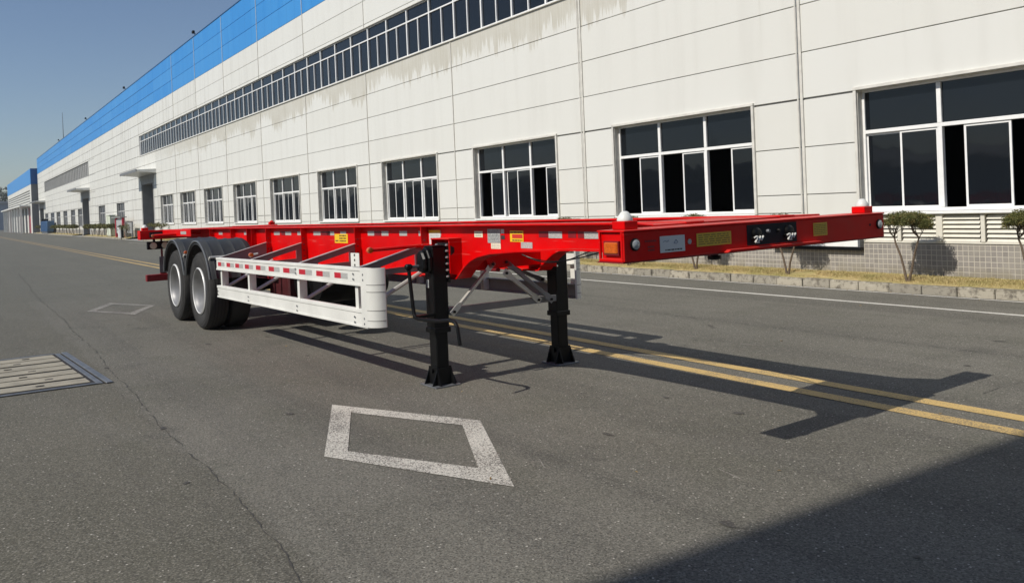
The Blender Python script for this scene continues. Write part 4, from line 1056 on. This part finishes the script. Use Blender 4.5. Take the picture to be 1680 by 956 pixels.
for yc, s in ((.575, -1), (1.895, 1)):
    ye = .77 if s < 0 else 1.67
    a, b = sorted((yc-s*.09, ye))
    m = T(); m.box(-3.20, -2.885, a-.02, b+.004, 1.244, 1.256); br = m.build('leg_bracket', RED, TR, bevel=.003)
    m = T(); m.prism([(a-.012, .955), (b+.004, .925), (b+.004, 1.2435), (a-.012, 1.2435)], -2.902, -2.89, 'x'); m.build('bracket_plate', RED, br)
    m = T(); m.prism([(a-.012, .955), (b+.004, .925), (b+.004, 1.2435), (a-.012, 1.2435)], -3.20, -3.19, 'x'); m.build('bracket_plate', RED, br)
    m = T(); m.prism([(a-.0, 1.11), (a+.035, 1.135), (a+.035, 1.175), (a-.0, 1.195)], -2.8895, -2.887, 'x'); m.build('bracket_hole', A['pit'], br)
# braces
def brace(a, b, w, mt, name='leg_brace', t=.006):
    m = MB(); a, b = Vector(a), Vector(b); m.bar(a, b, w, t, up=(1, 0, 0) if abs((b-a).x) < .3 else (0, 0, 1)); 
    o = m.build(name, mt, TR, bevel=.003); 
    c = MB(); d = (b-a).normalized()
    for p in (a+d*.03, b-d*.03): c.tube([p+Vector((-.02, 0, 0)), p+Vector((.02, 0, 0))], .012, 8)
    c.build('brace_bolt', BLK, o)
def brace_flat(a, b, w, mt, tw=.02):
    "angle section: broad face to +X"
    a, b = Vector(a), Vector(b); d = (b-a).normalized(); n = Vector((1, 0, 0)); u = n.cross(d).normalized()
    m = MB(); ring = lambda p, k: [p+u*w/2*k, p+u*w/2*k+n*tw*0+n*.006, p-u*w/2*k+n*.006, p-u*w/2*k]
    L = (b-a).length
    m.ring([ring(a, 1), ring(a+d*.08, 1), ring(a+d*.13, .72), ring(b-d*.13, .72), ring(b-d*.08, 1), ring(b, 1)])
    o = m.build('leg_brace', mt, TR, bevel=.002)
    m = MB(); up_ = a+d*.12+u*w*.36, b-d*.12+u*w*.36
    m.ring([[p, p+n*.035, p+n*.035-u*.005, p-u*.005] for p in up_]); m.build('brace_lip', mt, o)
    c = MB()
    for p in (a+d*.03, b-d*.03): c.tube([p, p+n*.02], .012, 8)
    c.build('brace_bolt', BLK, o)
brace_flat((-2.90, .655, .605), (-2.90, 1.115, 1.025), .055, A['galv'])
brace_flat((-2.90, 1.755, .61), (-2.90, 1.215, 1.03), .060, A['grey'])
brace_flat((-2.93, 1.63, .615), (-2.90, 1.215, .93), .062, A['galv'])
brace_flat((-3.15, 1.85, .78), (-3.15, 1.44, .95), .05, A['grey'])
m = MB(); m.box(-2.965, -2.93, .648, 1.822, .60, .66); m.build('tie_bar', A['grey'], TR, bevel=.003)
m = T(); m.prism([(1.06, .97), (1.30, .97), (1.38, 1.15), (.98, 1.15)], -2.898, -2.894, 'x'); m.build('brace_bracket', RED, TR)
# --- cables under the gooseneck
def cable(pts, r=.006):
    P = [Vector(p) for p in pts]; out = []
    for i in range(len(P)-1):
        p0 = P[max(i-1, 0)]; p1 = P[i]; p2 = P[i+1]; p3 = P[min(i+2, len(P)-1)]
        for k in range(6):
            t = k/6; out.append(.5*((2*p1)+(-p0+p2)*t+(2*p0-5*p1+4*p2-p3)*t*t+(-p0+3*p1-3*p2+p3)*t**3))
    out.append(P[-1]); m = T(); m.tube(out, r, 6); m.build('hose', BLK, TR, smooth=True)
cable([(-.35, 1.3, 1.19), (-1.3, 1.6, 1.17), (-1.9, 1.64, 1.12), (-2.3, 1.6, 1.04), (-2.7, 1.55, .99), (-3.0, 1.5, 1.05)])
cable([(-.35, 1.25, 1.20), (-1.4, 1.62, 1.19), (-2.0, 1.62, 1.14), (-2.4, 1.52, 1.02), (-2.8, 1.5, 1.02), (-3.0, 1.4, 1.1)], .005)
# --- axles, wheels, fenders
AX = [-8.464, -9.803]; WR = .5255
def tyre(xc, yo, s, name='tyre'):
    "yo outer face y, s=+1 means extends inward to +y"
    w = .275; prof = [(.30, .03), (.33, .012), (.40, .0), (.47, .004), (.505, .018), (.5255, .05), (.5255, w-.05), (.505, w-.018), (.47, w-.004), (.40, w), (.33, w-.012), (.30, w-.03), (.295, w/2), (.30, .03)]
    m = MB(); m.lathe([(r_, t*s) for r_, t in prof], (xc, yo, WR), 'y', 56, caps=False)
    return m
for xc in AX:
    for side in (0, 1):
        s = 1 if side == 0 else -1; yo = -.02 if side == 0 else 2.46
        m = tyre(xc, yo, s); wh = m.build('wheel', A['rubber'], TR, smooth=True)
        tr = MB()
        for gz in (.075, .115, .16, .20): tr.lathe([(.5250, (gz)*s), (.5268, (gz+.001)*s), (.5268, (gz+.011)*s), (.5250, (gz+.012)*s)], (xc, yo, WR), 'y', 56, caps=False)
        tr.build('tread_groove', A['pit'], wh)
        for rr_ in (.44, .478):
            l = MB(); l.lathe([(rr_, -.001*s), (rr_+.003, -.003*s), (rr_+.006, -.001*s)], (xc, yo+.0025*s, WR), 'y', 56, caps=False); l.build('sidewall_rib', A['rubber'], wh, smooth=True)
        m = tyre(xc, yo+.30*s, s); m.build('tyre', A['rubber'], wh, smooth=True)
        # open dish rim: rim flange, barrel, disc, hub
        rings = [(.305, .03), (.316, .012), (.308, .002), (.296, .004), (.283, .03), (.265, .06), (.255, .11), (.225, .18), (.20, .225), (.17, .22), (.15, .205), (.145, .15), (.10, .14), (.09, .13), (.01, .128)]
        m = MB(); m.lathe([(r_, t*s) for r_, t in rings], (xc, yo, WR), 'y', 48, caps=False); m.build('rim', A['rim'], wh, smooth=True)
        m = MB(); m.lathe([(.300, .006*s), (.306, -.006*s), (.317, .004*s), (.316, .016*s)], (xc, yo, WR), 'y', 48, caps=False); m.build('rim_flange', A['galvr'], wh, smooth=True)
        nb = MB()
        for k in range(10):
            a = 2*math.pi*k/10; nb.lathe([(.014, 0), (.014, -.03*s), (.009, -.035*s)], (xc+.19*math.cos(a), yo+.222*s, WR+.19*math.sin(a)), 'y', 6)
        nb.build('wheel_nuts', A['steel'], wh, kind='stuff')
        hb_ = MB()
        for k in range(10):
            a = 2*math.pi*(k+.5)/10; hb_.lathe([(.022, 0), (.022, -.002*s)], (xc+.225*math.cos(a), yo+.213*s, WR+.225*math.sin(a)), 'y', 8)
        hb_.build('hand_holes', A['pit'], wh, kind='stuff')
    m = MB(); m.tube([(xc, .55, WR), (xc, 1.89, WR)], .065, 12); ax = m.build('axle', BLK, TR, smooth=True)
    for y in (.80, 1.64):
        m = MB(); m.box(xc-.10, xc+.10, y-.06, y+.06, .46, .60); m.build('axle_seat', BLK, ax)
        m = MB(); m.prism([(xc-.60, .64), (xc-.3, .60), (xc, .585), (xc+.3, .60), (xc+.6, .64), (xc+.6, .67), (xc+.3, .65), (xc, .645), (xc-.3, .65), (xc-.6, .67)], y-.04, y+.04, 'y'); m.build('leaf_spring', BLK, ax)
    for y in (1.0, 1.44):
        m = MB(); m.lathe([(.07, -.08), (.085, -.07), (.085, .05), (.06, .08)], (xc+.22, y, .62), 'x', 14); m.build('brake_chamber', BLK, ax, smooth=True)
for x in (-7.75, -9.13, -10.5):
    for y in (.78, 1.66):
        m = MB(); m.prism([(x-.12, .66), (x+.12, .66), (x+.2, .92), (x-.2, .92)], y-.05, y+.05, 'y'); m.build('spring_hanger', A['dullred'], TR)
for x, zc in ((-6.35, .66), (-6.88, .66)):
    m = MB(); m.lathe([(.10, -.46), (.20, -.44), (.235, -.38), (.235, .38), (.20, .44), (.10, .46)], (x, 1.25, zc), 'y', 24); m.build('air_reservoir', BLK, TR, smooth=True)
for i, (x, y, z) in enumerate(((-7.4, 1.2, .70), (-5.6, 1.45, .90))):
    m = MB(); m.lathe([(.04, -.36), (.11, -.34), (.125, -.30), (.125, .30), (.11, .34), (.04, .36)], (x, y, z), 'x' if i else 'y', 20); m.build('air_tank', BLK, TR, smooth=True)
m = MB(); m.tube([(-7.0, .9, .85), (-3.4, .9, .9)], .02, 8); m.tube([(-7.0, 1.5, .85), (-3.4, 1.5, .9)], .018, 8); m.build('air_pipe', A['dullred'], TR)
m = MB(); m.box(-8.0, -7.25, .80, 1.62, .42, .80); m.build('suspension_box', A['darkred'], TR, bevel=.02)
for y in (.78, 1.66):
    m = MB(); m.box(-10.6, -7.1, y-.04, y+.04, .80, .925); m.build('subframe_rail', RED, TR, bevel=.004)
def fender(xc, side):
    s = 1 if side == 0 else -1; yo = -.03 if side == 0 else 2.47; W = .63; zc = WR+.03; Rf = .66
    m = MB(); n = 28; a0, a1 = R(14), R(166); prof = []
    for j in range(0, 25):
        t = j/24*W; ridge = .010 if (j % 6 == 3) else 0; edge_ = -.018 if j in (0, 24) else 0
        prof.append((Rf+ridge+edge_, t))
    outer = []; inner = []
    for i in range(n+1):
        a = a0+(a1-a0)*i/n
        outer.append([m.bm.verts.new((xc+r_*math.cos(a), yo+t*s, zc+r_*math.sin(a))) for r_, t in prof])
        inner.append([m.bm.verts.new((xc+(r_-.012)*math.cos(a), yo+t*s, zc+(r_-.012)*math.sin(a))) for r_, t in prof])
    k = len(prof)
    for i in range(n):
        for j in range(k-1):
            m.bm.faces.new((outer[i][j], outer[i+1][j], outer[i+1][j+1], outer[i][j+1])); m.bm.faces.new((inner[i][j], inner[i][j+1], inner[i+1][j+1], inner[i+1][j]))
        for j in (0, k-1): m.bm.faces.new((outer[i][j], inner[i][j], inner[i+1][j], outer[i+1][j]))
    for i in (0, n):
        for j in range(k-1): m.bm.faces.new((outer[i][j], outer[i][j+1], inner[i][j+1], inner[i][j]))
    fo = m.build('fender', A['plastic'], TR, smooth=True)
    # rolled outer lip
    pts = [(xc+(Rf-.012)*math.cos(a0+(a1-a0)*i/n), yo-.004*s, zc+(Rf-.012)*math.sin(a0+(a1-a0)*i/n)) for i in range(n+1)]
    m = MB(); m.tube(pts, .012, 6); m.build('fender_lip', A['lip'], fo, smooth=True)
    pts = [(xc+(Rf-.05)*math.cos(a0+(a1-a0)*i/n), yo+.002*s, zc+(Rf-.05)*math.sin(a0+(a1-a0)*i/n)) for i in range(n+1)]
    m = MB(); m.tube(pts, .008, 6); m.build('inner_lip', A['plastic'], fo, smooth=True)
    for a in (40, 140):
        aa = R(a); px, pz = xc+(Rf+.02)*math.cos(aa), zc+(Rf+.02)*math.sin(aa)
        m = MB(); m.tube([(px+.01, yo+.03*s, pz), (px+.01, yo+.75*s, pz)], .017, 8); m.tube([(px+.01, yo+.03*s, pz), (px-.02, yo+.03*s, pz-.05)], .014, 6); m.build('fender_rod', A['galv'], fo, smooth=True)
for xc in AX:
    for sd_ in (0, 1): fender(xc, sd_)

# ================================================================== AIR
hz = MB().box(-1510, 410, -1210, 1210, -1.0, 24.0).build('haze', None); hz['kind'] = 'stuff'
hz.data.materials.clear()
hm = bpy.data.materials.new('haze_air'); hm.use_nodes = True; n_ = hm.node_tree; n_.nodes.clear()
ou = n_.nodes.new('ShaderNodeOutputMaterial'); pv = n_.nodes.new('ShaderNodeVolumePrincipled')
pv.inputs['Color'].default_value = (.80, .87, .95, 1); pv.inputs['Density'].default_value = .0004; pv.inputs['Anisotropy'].default_value = .2
n_.links.new(pv.outputs[0], ou.inputs['Volume']); hz.data.materials.append(hm)
